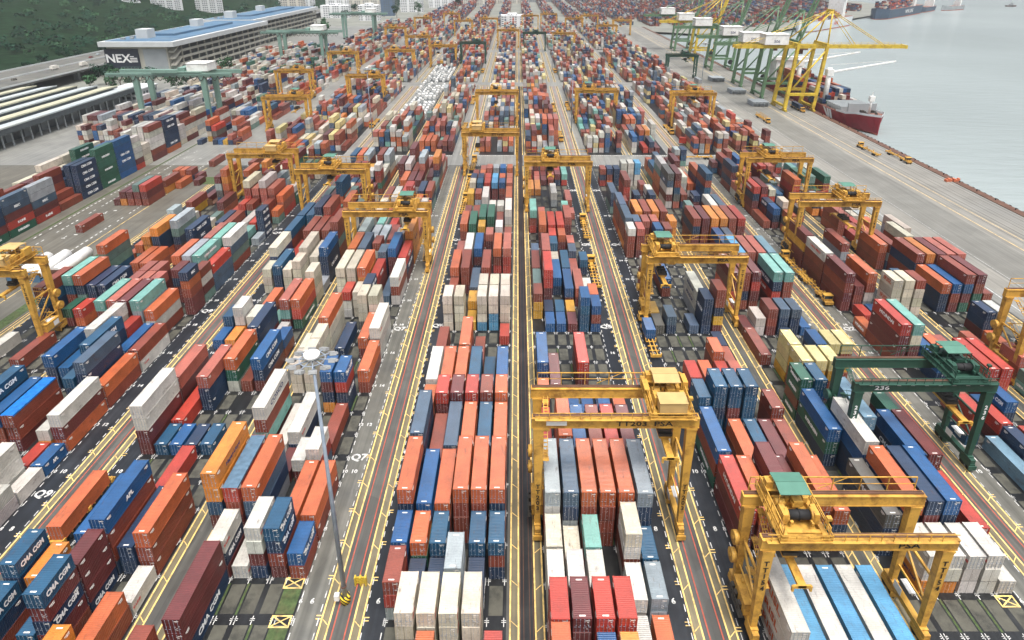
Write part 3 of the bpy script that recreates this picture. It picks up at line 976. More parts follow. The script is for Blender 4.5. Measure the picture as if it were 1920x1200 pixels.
fill('G',4,13,.25,1.2); fill('K',-6,3,.7,2.2); fill('L',-4,8,.7,2.6); fill('F',-4,1,.7,3); fill('J',-6,-1,.15,1); fill('G',-2,3,.8,2.6); fill('E',-6,-3,.6,3)
for b in BLK:
    for a,e,d,h in ((303,494,.84,2.7),(512,700,.84,2.7),(718,1000,.84,2.8)):
        k0=math.ceil((a+2-Y0-BLK[b][1])/P); k1=int((e-2-Y0-BLK[b][1])/P)-1
        if b=='E' and a==303: fill(b,k0,k0+9,.9,3.3); continue
        if b=='E' and a==512: fill(b,k0+10,k1,.9,3); continue
        fill(b,k0,k1,d,h,FARPAL)
# the yard left of the wide road: tall stacks by the track, and the low yard before them
def fill_xy(tagk,x0,ncol,y0,y1,dens,hi,pal=WT):
    y=y0;k=0
    while y<y1:
        sz=2 if RAND.random()<.6 else 1; h=hi+RAND.uniform(-1,.7)
        for c in range(ncol):
            if RAND.random()<dens: rstack(tagk,c,k,sz,h,pal,x=x0+c*2.75,y=y)
        y+=LS[sz]+.5;k+=sz
for y,cols in ((222,['ccww','rrow','rr','gg','mmrr','vvmnnb']),):
    pass
HSTK=[(187,2,['gg','rr','mmoR','vmnb','mrgg','emnnb']),(200,2,['ggr','ww','mmoRr','vmnb','mrgg','eRmss']),(213,2,['vsv','prrr','rpr','rrr','Rmsg','Rmsgg']),(226,2,['cccc','pmmm','rorm','rormr','rr','r']),(239,2,['ccccc','cccc','nnnn','nnn','ennnn','nnnnn']),(252,2,['wcccc','eee','nneeee','mrrr','ee','eeeeee']),(265,2,['ccccc','bbbb','nbbbb','bbbbb','bbbbb','bbbbbb']),(278,1,['ccw','ccccc','ccccc','rwwww','Rmwww','Rmwwww']),(284.6,1,['ccc','cccc','cccc','ccccc','cccc','cccc']),(292,2,['wccc','mmwww','rmmm','rrwwww','mrwwww','mrwwwr']),(306,2,['wccc','rrww','mrmw','nbnww','nnonnn','onnnnn'])]
for y,sz,cs in HSTK:
    for c,s in enumerate(cs):
        if s: add_stack('H',c,int(y),sz,s[:6],x=-193.3+c*2.85,y=y)
fill_xy('H',-199.1,2,226,318,.8,3,'cccwwrmg'); fill_xy('H',-233,20,322,480,.9,4.2,'wwwwcccrrmmbng'); fill_xy('H',-252,26,505,700,.8,3.4,'wwwwcceebrmo'); fill_xy('H',-196,6,720,1000,.9,3.6)
for c,y,sz,s in ((5,232,2,'rmR'),(4,232,2,'rmv'),(3,232,2,'rm'),(2,232,2,'hm'),(1,232,1,'m'),(5,246,2,'hr'),(6,252,2,'o'),(4,262,1,'ho'),(5,262,1,'ro'),(6,262,1,'sr'),(7,263,1,'m'),(6,283,2,'r'),(2,205,2,'r'),(8,256,1,'m')):
    add_stack('Hm',c,int(y),sz,s,x=-163+c*2.9,y=y)
fill_xy('Hm',-170,8,322,490,.7,2.2); fill_xy('Hm',-170,8,512,700,.7,2.6); fill_xy('Hm',-170,8,720,1000,.8,3)
for bx,y0,y1 in ((300,960,1900),(330,980,1900),(360,1000,1900),(400,1045,1900),(440,1080,1900),(480,1120,1900),(530,1170,1900),(580,1220,1900),(640,1290,1900),(700,1350,1900),(210,1010,1900),(250,1010,1900),(170,1030,1900),(130,1030,1900),(90,1030,1900),(50,1030,1900),(10,1030,1900),(-30,1030,1900),(-70,1030,1900),(-110,1030,1800),(-150,1030,1700)):
    y=y0
    while y<y1:
        for c in range(6):
            if RAND.random()<.85:
                n=RAND.randint(2,5)
                add_stack('Z',c,0,2,''.join(RAND.choice('rrrmmoopRwncgsnbt') for _ in range(n)),x=bx+c*2.9,y=y)
        y+=13 if RAND.random()<.85 else 30
# ---- which 300 show largest: a small z-buffer of every near container seen from the photograph's viewpoint
def pick(nmax):
    Wd,Hd=640,400; sx=Wd/1920.; zb=np.zeros((Hd,Wd),np.float64); idb=np.full((Hd,Wd),-1,np.int32)
    for i,c in enumerate(allc):
        if c['y']>330 or c['blk'] in('Z',): continue
        x0,x1=c['x']-CW/2,c['x']+CW/2; y0=c['y'];y1=y0+LS[c['sz']];z0=c['z'];z1=z0+HS[c['sz']]
        fs=[[(x0,y0,z1),(x1,y0,z1),(x1,y1,z1),(x0,y1,z1)],[(x0,y0,z0),(x1,y0,z0),(x1,y0,z1),(x0,y0,z1)]]
        if x1<0: fs.append([(x1,y0,z0),(x1,y1,z0),(x1,y1,z1),(x1,y0,z1)])
        if x0>0: fs.append([(x0,y0,z0),(x0,y1,z0),(x0,y1,z1),(x0,y0,z1)])
        for f in fs:
            pr=[proj(*p) for p in f]
            if min(p[2] for p in pr)<5: continue
            px=np.array([p[0]*sx for p in pr]);py=np.array([p[1]*sx for p in pr]);iv=np.array([1/p[2] for p in pr])
            a0,a1=int(max(0,math.floor(px.min()))),int(min(Wd-1,math.ceil(px.max()))); b0,b1=int(max(0,math.floor(py.min()))),int(min(Hd-1,math.ceil(py.max())))
            if a0>=a1 or b0>=b1: continue
            A=np.stack([px,py,np.ones(4)],1); cf=np.linalg.lstsq(A,iv,rcond=None)[0]
            gx,gy=np.meshgrid(np.arange(a0,a1+1)+.5,np.arange(b0,b1+1)+.5)
            ins=None;sg=0
            for e in range(4):
                q=(px[(e+1)%4]-px[e])*(gy-py[e])-(py[(e+1)%4]-py[e])*(gx-px[e])
                pos=q>=0
                ins=[pos,~pos] if ins is None else [ins[0]&pos,ins[1]&~pos]
            inside=ins[0]|ins[1]
            dv=cf[0]*gx+cf[1]*gy+cf[2]
            zz=zb[b0:b1+1,a0:a1+1]; up=inside&(dv>zz)
            zz[up]=dv[up]; idb[b0:b1+1,a0:a1+1][up]=i
    u,n=np.unique(idb[idb>=0],return_counts=True); o=np.argsort(-n)
    return [int(u[j]) for j in o[:nmax]],set(int(x) for x in u)
PICK,SEEN=pick(298)
ORD=['first','second','third','fourth','fifth','sixth','seventh','eighth','ninth','tenth','eleventh','twelfth','thirteenth','fourteenth','fifteenth','sixteenth','seventeenth','eighteenth','nineteenth','twentieth']
BNAME={'B':'Q6','C':'Q5','D':'Q7','E':'Q8','F':'Q9','G':'leftmost','I':'Q4','J':'Q3','K':'Q2','L':'quayside','H':'trackside','Hm':'low','Z':'far'}
ORD+=['twenty-'+q for q in ORD[:9]]+['thirtieth']+['thirty-'+q for q in ORD[:9]]+['fortieth']
def bayname(c):
    k=int((c['y']-44)/6.445) if c['blk'] not in ('H','Hm') else int((c['y']-180)/6.445)
    return ORD[max(0,min(39,k))]
def label_of(c):
    n=c['n'];t=c['tier']
    pos='standing alone' if n==1 else ('atop %s stack'%{2:'two-high',3:'three-high',4:'four-high',5:'five-high',6:'six-high'}.get(n,'tall') if t==n-1 else ('at its stack foot' if t==0 else ('second from stack top' if t==n-2 else 'third from stack top')))
    let=' lettered' if c['txt'] in TXT else ''
    return '%s %s%s container %s, %s from left, %s row up, %s block'%(NAME[c['k']],'short' if c['sz']==1 else 'long',let,pos,ORD[c['col']],bayname(c),BNAME[c['blk']])
TXT={'CMA CGM':('letter_white',1.35,.05,1.05),'HYUNDAI':('letter_white',1.2,.05,1.15),'IRISL':('letter_rust',1.75,.05,1.5),'COSCO':('letter_navy',1.3,.03,1.5),'EVERGREEN':('letter_white',1.0,.05,1.0),'Hapag-Lloyd':('letter_navy',1.0,.03,1.05),'APL':('letter_white',1.1,.06,1.0),'MSC':('letter_white',1.2,.05,1.2),'MAERSK':('letter_navy',1.3,.04,1.4),'MOL':('letter_white',1.2,.04,1.4),'CHINA SHIPPING':('letter_white',.9,.04,1.1),'YANG MING':('letter_red',1.0,.03,1.2),'K-LINE':('letter_white',1.1,.05,1.1)}
AUTO={'w':('K-LINE','letter_red',.62),'c':('OOCL','letter_red',.6)}
# bars already sit in the door leaf's own space
for i in PICK:
    c=allc[i]; sz=c['sz'];L,H=LS[sz],HS[sz]; me=MESH[sz]
    t=thing('shipping_container',label_of(c),'container',(c['x'],c['y'],c['z']),0,'stacked shipping containers in the yard')
    col=ccol(c['k'],.05,RAND)
    def part(nm,mesh,par,loc=(0,0,0),cc=None,rot=(0,0,0)):
        o=link(nm,mesh,par,loc,rot); o.color=cc or col; return o
    bcol=col
    part('body',me['body'],t,cc=bcol)
    q=RAND.random(); flip=q<.06
    for s in (-1,1):
        d=part('door',me['door'],t,(0,0,0),col,(0,0,0)); 
        if s<0: d.scale.x=-1
        for x in (.28,.82): part('locking_bar',me['bar'],d,(x,0,0),(.5,.5,.5,1))
        if s>0: part('marking',me['marks'][RAND.randrange(6)],d)
    if c['tier']==c['n']-1 and c['k'] not in 'XZ' and RAND.random()<.8: part('roof_marking',me['roof'],t)
    if c['k']=='X': part('tarpaulin',me['tX'],t)
    if c['k']=='Z': part('tarpaulin',me['tZ'],t)
    side=1 if c['x']<0 else -1
    if RAND.random()<.75:
        o=link('side_marking',me['side'],t); o.scale.x=side
    tx=c['txt']; sp=None
    if tx in TXT: mt,size,bold,sx_=TXT[tx]; sp=(tx,mt,size*(1 if sz==2 else .88),bold,sx_*(1 if sz==2 else .78))
    elif c['k'] in AUTO and RAND.random()<.45: a=AUTO[c['k']]; sp=(a[0],a[1],a[2],.02,1.0)
    if sp:
        mesh=textmesh(sp[0],M[sp[1]],sp[2],'CENTER',sp[3],sp[4])
        yy=L*.5 if tx in TXT else L*.16
        o=part('lettering',mesh,t,(side*(CW/2+.012),yy,H*.52),(1,1,1,1),(R(90),0,R(90) if side>0 else R(-90)))
# how high each slot is piled, to know which long sides stand free
HM={}
for c in allc:
    for i in range(c['sz']): HM[c['blk'],c['col'],c['bay']+i]=c['n']
def free_side(c):
    d=1 if c['x']<0 else -1
    return all(HM.get((c['blk'],c['col']+d,c['bay']+i),0)<=c['tier'] for i in range(c['sz']))
# ---- everything else in the yard: one merged object
PS=set(PICK); V=[];Fc=[];CO=[];UV=[];MI=[]
def quad(pts,uv,colr,mi):
    b0=len(V); V.extend(pts); Fc.append((b0,b0+1,b0+2,b0+3)); CO.append(colr); UV.append(uv); MI.append(mi)
for i,c in enumerate(allc):
    if i in PS: continue
    near=c['y']<330 and c['blk']!='Z'
    L,H=LS[c['sz']],HS[c['sz']]; x0,x1=c['x']-CW/2,c['x']+CW/2;y0=c['y'];y1=y0+L;z0=c['z'];z1=z0+H-.012
    col=ccol(c['k'],.13,RAND); top=c['tier']==c['n']-1
    if c['k']=='Z': tcol=lin(20,104,178)
    elif c['k']=='X': tcol=lin(84,110,130)
    else: tcol=col
    mi=1 if near else 0
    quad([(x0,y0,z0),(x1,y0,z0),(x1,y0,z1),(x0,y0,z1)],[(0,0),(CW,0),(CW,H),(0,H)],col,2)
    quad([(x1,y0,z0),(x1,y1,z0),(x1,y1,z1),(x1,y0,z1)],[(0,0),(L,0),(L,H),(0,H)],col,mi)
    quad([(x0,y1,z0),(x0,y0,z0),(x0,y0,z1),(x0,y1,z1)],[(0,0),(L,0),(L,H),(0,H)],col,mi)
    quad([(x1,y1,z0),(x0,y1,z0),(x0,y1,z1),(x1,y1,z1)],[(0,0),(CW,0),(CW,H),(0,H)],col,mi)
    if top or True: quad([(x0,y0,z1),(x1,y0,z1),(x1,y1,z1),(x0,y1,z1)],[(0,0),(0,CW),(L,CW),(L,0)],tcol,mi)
me=bpy.data.meshes.new('container_stacks'); me.from_pydata(V,[],Fc); me.update()
for q in (FARP,FARC,FARD): me.materials.append(q)
me.polygons.foreach_set('material_index',MI)
at=me.attributes.new('Col','FLOAT_COLOR','FACE'); at.data.foreach_set('color',np.array(CO,np.float32).ravel())
uv=me.uv_layers.new(name='UVMap'); uv.data.foreach_set('uv',np.array(UV,np.float32).ravel())
o=link('container_stacks',me); tag(o,'many more shipping containers of all colours stacked in long blocks across the yard','containers',kind='stuff')
LTX={'n':'CMA CGM','e':'EVERGREEN','b':'CMA CGM','R':'K-LINE','s':'MSC','h':'Hapag-Lloyd','a':'CHINA SHIPPING'}
cnt=0
for i,c in enumerate(allc):
    if i in PS or i not in SEEN or not free_side(c): continue
    if c['txt'] in TXT: tx=c['txt']
    elif c['blk']=='H' and c['k'] in LTX and RAND.random()<.6: tx=LTX[c['k']]
    elif c['k'] in LTX and c['y']<240 and RAND.random()<.4: tx=LTX[c['k']]
    else: continue
    mt,size,bold,sx_=TXT[tx]; side=1 if c['x']<0 else -1; L,H=LS[c['sz']],HS[c['sz']]
    q=link('lettering',textmesh(tx,M[mt],size*(1 if c['sz']==2 else .88),'CENTER',bold,sx_*(1 if c['sz']==2 else .78)),o,(c['x']+side*(CW/2+.012),c['y']+L*.5,c['z']+H*.52),(R(90),0,R(90) if side>0 else R(-90)))
    cnt+=1
    if cnt>=95: break
print('containers',len(allc),'individual',len(PICK))
# ================================================================== YARD CRANES
_rc={}
def rtg_meshes(H,colour,rail):
    k=(H,colour,rail)
    if k in _rc: return _rc[k]
    CM=M[colour]; D={}
    g=11.95; wb=3.6
    m=MB(); m.box(-g-1.1,g+1.1,-.5,.5,H,H+1.75); m.box(-g-1.1,g+1.1,-.62,.62,H+1.752,H+1.86); m.box(-g-1.15,g+1.15,-.56,.56,H+.02,H+.14)
    for i in range(9): m.box(-g+i*g/4-.05,-g+i*g/4+.05,-.53,.53,H+.15,H+1.74)
    D['girder']=m.mesh('girder',CM)
    m=MB(); m.box(-g-.9,g+.9,-.16,.16,H+1.86,H+2.02); m.box(-g-.9,g+.9,.3,.5,H+1.87,H+1.95); D['trolley_rail']=m.mesh('trolley_rail',M['rail_brown'])
    m=MB(); m.taper((0,0,2.6),(0,0,H-.01),.8,.9,1.55,1.25); m.box(-.85,.85,-.7,.7,H-.35,H-.02); D['leg']=m.mesh('leg',CM)
    m=MB(); m.box(-.45,.45,-wb-1.6,wb+1.6,1.75,2.6); m.box(-.55,.55,-wb-.9,-wb+.9,2.55,2.8); m.box(-.55,.55,wb-.9,wb+.9,2.55,2.8); D['sill_beam']=m.mesh('sill_beam',CM)
    m=MB(); m.box(-.5,.5,-1.5,1.5,.95,1.75); m.box(-.3,.3,-.4,.4,.6,1.8); m.box(-.75,.75,-1.7,-1.5,.5,1.4); D['bogie']=m.mesh('bogie',CM)
    m=MB(); m.bar((-.28,0,0),(.28,0,0),1.35,0,14); D['tyre']=m.mesh('tyre',M['black_rubber'])
    m=MB(); m.bar((-.31,0,0),(.31,0,0),.62,0,10); D['hub']=m.mesh('hub',CM)
    m=MB(); m.box(-.9,.9,-2.3,2.3,2.7,4.9); m.box(-1.0,1.0,-2.4,2.4,4.9,5.0); m.box(-.95,-.9,-1.8,-.4,3.1,4.5); m.box(.9,.95,-1.8,-.4,3.1,4.5)
    m.bar((.3,-1.5,5),(.3,-1.5,6.1),.28,0,8); m.bar((-.3,1.2,5.2),(.3,1.2,5.2),.7,0,10); D['engine_house']=m.mesh('engine_house',CM)
    m=MB(); m.box(-.93,-.905,.2,2.0,3.2,4.5); m.box(.905,.93,.2,2.0,3.2,4.5); m.box(-.5,.6,-.8,1.5,5.0,5.16); D['grille']=m.mesh('grille',M['white_paint'])
    m=MB()
    m.bar((0,-wb,6),(0,wb,H*.62),.28); m.bar((0,-wb,H*.62+.3),(0,wb,H*.62+.3),.34); m.bar((0,-wb,6),(0,wb,6),.22); D['brace']=m.mesh('brace',CM)
    m=MB(); z=2.9; s=1
    while z<H-1.0:
        z2=min(z+3.0,H); y0,y1=(-2.4,2.4) if s>0 else (2.4,-2.4)
        for e in (-.35,.35): m.bar((e,y0,z),(e,y1,z2),.1); m.bar((e,y0,z+1),(e,y1,z2+1),.06)
        for i in range(9): 
            f=i/9; m.box(-.35,.35,y0+(y1-y0)*f-.13,y0+(y1-y0)*f+.13,z+(z2-z)*f,z+(z2-z)*f+.04)
        m.box(-.5,.5,y1-.5,y1+.5,z2-.04,z2); z=z2; s=-s
    D['stair']=m.mesh('stair',CM)
    m=MB()
    for i in range(int(2*g/1.6)+1):
        x=-g+i*1.6; m.bar((x,0,0),(x,0,1.15),.09)
    m.bar((-g-.6,0,1.15),(g+.6,0,1.15),.1); m.bar((-g-.6,0,.6),(g+.6,0,.6),.07); m.box(-g-.6,g+.6,-.35,.35,-.07,0)
    D['handrail']=m.mesh('handrail',CM)
    m=MB()
    for i in range(7):
        x=-g+i*g/3; m.bar((x,0,0),(x,0,2.3),.12)
    m.bar((-g,0,2.3),(g,0,2.3),.14); m.bar((-g,0,1.1),(g,0,1.1),.08); m.bar((-2,0,.2),(2,0,2.2),.08); D['festoon_rail']=m.mesh('festoon_rail',CM)
    # trolley, origin on the rails
    m=MB(); tw=2.6
    for x in (-tw,tw): m.box(x-.3,x+.3,-wb-.9,wb+.9,.25,.9)
    for y in (-wb,wb,-1.2,1.4): m.box(-tw,tw,y-.25,y+.25,.3,.85)
    m.box(-tw-.8,tw+.8,-wb-1.3,wb+1.3,.12,.2)
    for x in (-tw-.75,tw+.75):
        for y in (-4.6,-3,-1.5,0,1.5,3,4.6): m.bar((x,y,.2),(x,y,1.3),.09)
        m.bar((x,-4.8,1.3),(x,4.8,1.3),.1); m.bar((x,-4.8,.75),(x,4.8,.75),.07)
    for y in (-4.8,4.8): m.bar((-tw-.75,y,1.3),(tw+.75,y,1.3),.1); m.bar((-tw-.75,y,.75),(tw+.75,y,.75),.07)
    D['trolley_frame']=m.mesh('trolley_frame',CM)
    m=MB(); m.bar((-1.6,-1.6,1.55),(1.6,-1.6,1.55),1.35,0,16); 
    for x in (-1.7,0,1.7): m.bar((x-.06,-1.6,1.55),(x+.06,-1.6,1.55),1.6,0,16)
    D['hoist_drum']=m.mesh('hoist_drum',M['black_rubber'])
    m=MB(); m.box(-2.5,-1.7,-2.4,-.6,.9,2.1); m.bar((-2.3,.6,1.5),(-1.0,.6,1.5),1.0,0,12); m.box(.2,1.5,.2,1.4,.9,1.8); m.box(1.7,2.4,-2.2,-.9,.9,2.3); m.bar((1.9,2.3,1.3),(2.6,2.3,1.3),.8,0,10); m.box(-1.2,.9,3.0,4.3,.9,1.6)
    for x,y in ((-2.2,-.3),(2.2,-.3),(-2.2,3.2),(2.2,3.2)): m.bar((x,y,.9),(x,y,3.6),.12)
    rr=random.Random(4)
    for i in range(16):
        x=rr.uniform(-2.4,2.2);y=rr.uniform(-3.4,4.2)
        if abs(y+1.6)<1.0 and abs(x)<1.7: continue
        w=rr.uniform(.25,.7); m.box(x,x+w,y,y+rr.uniform(.3,.9),.87+i*.002,1.1+rr.uniform(.1,1.1))
    for s_ in (-1,1): m.box(s_*2.1-.35,s_*2.1+.35,-2.6,-.7,.89,2.5); m.bar((s_*2.0,-1.6,1.6),(s_*1.5,-1.6,1.6),1.9,0,14)
    for y in (-4.4,-2.9,-.2,1.6,4.4):
        for x in (-3.0,3.0): m.bar((x,y,.3),(x,y,2.3),.12)
    for x in (-3.0,3.0):
        m.bar((x,-4.4,2.3),(x,4.4,2.3),.12); m.bar((x,-4.4,1.3),(x,-2.9,2.3),.08); m.bar((x,1.6,2.3),(x,4.4,1.3),.08)
    m.box(-3.1,-1.4,2.0,4.4,1.9,2.0); m.box(-2.9,-1.9,2.4,3.6,2.0,3.1); m.bar((2.6,-4.2,2.0),(2.6,-4.2,3.6),.15); m.box(2.3,2.9,-4.5,-3.9,3.5,3.9)
    m.bar((-2.2,1.8,1.2),(2.2,1.8,1.2),.3,0,8); m.bar((-2.2,2.6,1.4),(2.2,2.6,1.4),.2,0,6)
    D['machinery']=m.mesh('machinery',CM)
    m=MB(); m.bar((-.35,0,0),(.35,0,0),2.1,0,18); m.bar((-.45,0,0),(.45,0,0),.6,0,10); D['cable_reel']=m.mesh('cable_reel',CM)
    m=MB()
    for y in (-1.5,.2,1.4): m.box(-1.35,-.92,y,y+.8,2.9,3.8)
    m.bar((-1.1,-2.4,2.7),(-1.1,2.4,2.7),.3,0,6); m.bar((1.1,-2.4,2.9),(1.1,2.4,2.9),.25,0,6)
    for y in (-2.4,-1.2,0,1.2,2.4): m.bar((-1.5,y,2.6),(-1.5,y,3.7),.08)
    m.bar((-1.5,-2.4,3.7),(-1.5,2.4,3.7),.09); m.bar((-1.5,-2.4,3.2),(-1.5,2.4,3.2),.07); m.box(-1.6,-.9,-2.5,2.5,2.5,2.6); D['service_platform']=m.mesh('service_platform',M['dark_steel'])
    for nm in ('canopy_green','canopy_tan'):
        m=MB()
        for y0,y1,z0,z1 in ((-.2,1.75,3.45,3.75),(1.8,3.75,3.75,3.5)):
            P8=[(-2.1,y0,z0),(2.1,y0,z0),(2.1,y1,z1),(-2.1,y1,z1)]
            a=[m.b.verts.new(p) for p in P8]; c=[m.b.verts.new((p[0],p[1],p[2]+.1)) for p in P8]
            m.b.faces.new(a[::-1]); m.b.faces.new(c)
            for i in range(4): m.b.faces.new((a[i],a[(i+1)%4],c[(i+1)%4],c[i]))
        D[nm]=m.mesh('canopy',M[nm])
    m=MB(); m.box(-.9,.9,-1.0,1.0,-2.7,-.35); m.box(-1.0,1.0,-1.1,1.1,-.35,-.2); m.bar((-.6,.6,-.2),(-.6,.6,.4),.2); m.bar((.6,.6,-.2),(.6,.6,.4),.2); D['operator_cab']=m.mesh('operator_cab',CM)
    m=MB(); m.box(-.8,.8,-1.03,-1.003,-2.2,-.6); m.box(-.93,-.903,-.8,.8,-2.2,-.6); m.box(.903,.93,-.8,.8,-2.2,-.6); D['cab_glass']=m.mesh('cab_glass',M['glass_dark'])
    m=MB(); m.box(-.55,.55,-6.0,6.0,0,.45); 
    for y in (-6,5.75): m.box(-1.2,1.2,y,y+.25,-.1,.4)
    m.box(-1.0,1.0,-1.8,1.8,.45,1.0)
    for s in (-1,1):
        for y in (-5.9,5.9): m.box(s*1.2-.15,s*1.2+.15,y-.15,y+.15,-.6,.3)
    D['spreader']=m.mesh('spreader',CM)
    m=MB(); m.box(-1.1,1.1,-2.0,2.0,1.0,1.5)
    for i in range(3): m.bar((-1.0,-1.4+i*1.4,1.7),(1.0,-1.4+i*1.4,1.7),.7,0,10)
    D['headblock']=m.mesh('headblock',M['dark_steel'])
    for L in (5,8,12): 
        m=MB()
        for x in (-1.0,1.0):
            for y in (-1.6,1.6): m.bar((x,y,0),(x,y,-L),.05)
        D['rope%d'%L]=m.mesh('hoist_rope',M['dark_steel'])
    _rc[k]=D; return D
def rtg(name_label,X,Y,H,colour='crane_yellow',tx=0,front=None,legtxt=None,canopy='canopy_green',drop=5,load=None,tside=-1,sign=False,cat='gantry crane',letcol='letter_black',fancy=True,fx=6.5):
    D=rtg_meshes(H,colour,'r'); g=11.95; wb=3.6
    t=thing('gantry_crane',name_label,cat,(X,Y+wb+.5,.02),0,'tyre-mounted gantry cranes over the container blocks')
    for s in (-1,1):
        gd=link('girder',D['girder'],t,(0,s*wb,0)); link('trolley_rail',D['trolley_rail'],gd)
        sb=link('sill_beam',D['sill_beam'],t,(s*g,0,0))
        for y in (-1,1):
            lg=link('leg',D['leg'],t,(s*g,y*wb,0))
            bg_=link('bogie',D['bogie'],t,(s*g,y*(wb+.2),0))
            for q in (-.85,.85):
                w=link('wheel',D['tyre'],bg_,(0,q,.68))
                if fancy: tag(w)
            if legtxt and y<0:
                link('lettering',textmesh('\n'.join(legtxt),M[letcol],1.15,'CENTER',.03),lg,(0,-.66,(8.5 if H>20 else H-4.6)),(R(90),0,0))
        link('brace',D['brace'],t,(s*g,0,0))
    link('engine_house',D['engine_house'],t,(tside*(g+.0),0,0)); link('grille',D['grille'],t.children[-1])
    link('service_platform',D['service_platform'],t,(tside*g,0,0)); t.children[-1].scale.x=-tside
    for z in (7.5,11): link('cable_reel',D['cable_reel'],t,(tside*(g+1.1),wb,z))
    link('stair',D['stair'],t,(tside*(g-1.3),0,0))
    link('handrail',D['handrail'],t,(0,-wb-.75,H+1.9)); link('festoon_rail',D['festoon_rail'],t,(0,wb+.75,H+1.85))
    tr=link('trolley',D['trolley_frame'],t,(tx,0,H+2.05))
    
    if canopy=='canopy_tan' and fancy:
        m=MB(); m.box(-2.0,2.2,-wb-.9,-1.9,.9,2.9); m.box(-2.1,2.3,-wb-1.0,-1.8,2.9,3.0); link('machine_house',m.mesh('machine_house',M['canopy_tan']),tr)
        m=MB(); m.box(-3.6,-2.75,-.4,3.2,2.2,2.35); m.box(2.7,3.5,.6,3.0,1.2,3.0); link('side_platform',m.mesh('side_platform',M[colour]),tr)
    link('hoist_drum',D['hoist_drum'],tr); link('machinery',D['machinery'],tr); link('canopy',D[canopy],tr)
    cb=link('operator_cab',D['operator_cab'],t,(tx+1.9,-1.6,H+1.6)); link('cab_glass',D['cab_glass'],cb)
    sp=link('spreader',D['spreader'],t,(tx,0,H+1.5-drop)); link('headblock',D['headblock'],sp)
    link('hoist_rope',D['rope%d'%(5 if drop<=7 else 8 if drop<=10 else 12)],t,(tx,0,H+2.2))
    if front:
        o=link('lettering',textmesh(front,M[letcol],1.2,'CENTER',.02,1.5),t,(fx,-wb-.56,H+.84),(R(90),0,0))
    if sign:
        m=MB(); m.box(-1.6,1.6,-.02,.02,-.4,.4); link('name_board',m.mesh('name_board',M['white_paint']),t,(-9.2,-wb-.55,H+.95))
    return t
YC='crane_yellow'; GC='crane_green'
CR=[('yellow gantry crane with tan cabin roof, standing over white and orange containers in front centre',15.3,78.2,22.5,YC,8.6,'TT203  PSA','TT203','canopy_tan',6,-1,True,4.5),
('nearest yellow gantry crane with black winch drum above the white and sky-blue containers',45.3,60.7,17.5,YC,-7.6,'PSA','TT154','canopy_green',6,-1,False,6.5),
('yellow gantry crane above half-empty wet slots beside a chassis truck, right of centre',46.2,143.5,18.5,YC,-8.0,'PSA','TT156','canopy_green',7,-1,False,6.5),
('yellow gantry crane left of the lane, over white and rust containers near Q7 marking',-40.1,174.9,18.5,YC,6.0,'PSA','TT142','canopy_green',5,1,False,5.5),
('yellow gantry crane overlapping behind another, over green and white containers left of centre',-68.5,216.1,18.5,YC,-1.0,'PSA','TT190','canopy_green',5,1,False,4),
('yellow gantry crane at left whose right end meets a second crane',-102.2,236.2,18.5,YC,5.0,'TT180','TT180','canopy_tan',5,1,False,2),
('yellow gantry crane over orange containers and empty floor, right of central rail strip',15.6,225.7,18.5,YC,-3.0,'PSA','TT148','canopy_green',5,-1,False,5),
('yellow gantry crane standing across the cross road left of the central rail strip',-12.1,269.7,18.5,YC,-6.0,'TT160','TT160','canopy_tan',8,-1,False,3),
('yellow gantry crane beside the quay holding a cream container, farther of two',101.8,230.5,18.5,YC,-3.0,'PSA','TT130','canopy_green',8,-1,False,6),
('yellow gantry crane beside the quay above brown containers, nearer of two',102.2,183.4,18.5,YC,4.0,'PSA','TT140','canopy_green',8,-1,False,5),
('dark green gantry crane with yellow spreader above long blue and white containers at right',74.2,93.5,17.5,GC,7.5,'236','236','canopy_green',7,-1,False,-8),
('yellow gantry crane cut by the left edge of the photo beside blue containers',-132,134.0,19.5,YC,7.0,None,'TT202','canopy_tan',6,1,False,5),
('yellow gantry crane cut by the right edge of the photo above lettered navy container',125.6,119.0,18.5,YC,-4.0,None,None,'canopy_green',6,-1,False,5)]
for lab,X,Y,H,c,tx,fr,lt,cn,dr,ts,sg,fx in CR:
    t=rtg(lab,X,Y,H,c,tx,fr,lt,cn,dr,None,ts,sg,letcol='letter_white' if c==GC else 'letter_black',fx=fx)
    if c==GC:
        for ch in t.children:
            if ch.name.startswith('spreader'):
                ch.data=rtg_meshes(17.5,YC,'r')['spreader']
        m=MB()
        for i in range(9): m.box(-10+i*2.5-.35,-10+i*2.5+.35,-.02,.02,-.12,.12)
        link('marker_plate',m.mesh('marker_plate',M['white_paint']),t,(0,-4.12,17.5+1.45))
PL={-12.1:'Q6',15.5:'Q5',-40.1:'Q7',-68.5:'Q8',-102.2:'Q9',46:'Q4',74.2:'Q3',102:'Q2',132:'quayside'}
FARC_=[(-12.1,364.7,YC),(47.6,369.5,YC),(103.6,361.5,YC),(-132.1,349.2,YC),(-159.6,443.9,YC),(-103.5,421.7,YC),(-103.8,556,YC),(-69.5,589.9,YC),(-147,770.2,YC),(-105,671.1,YC),(-135,920.4,YC),(-73,867.2,YC),(-10.7,738.2,YC),(19.2,708.7,GC),(51.2,703.1,YC),(48.2,991.1,YC),(111.8,797.7,YC),(142.7,875.7,YC),(-43,614.8,GC),(137.9,525.6,GC),(-150.2,542.1,YC),(-40,905,YC),(80,905,YC),(19,960,YC),(108,960,YC),(-102,1000,YC)]
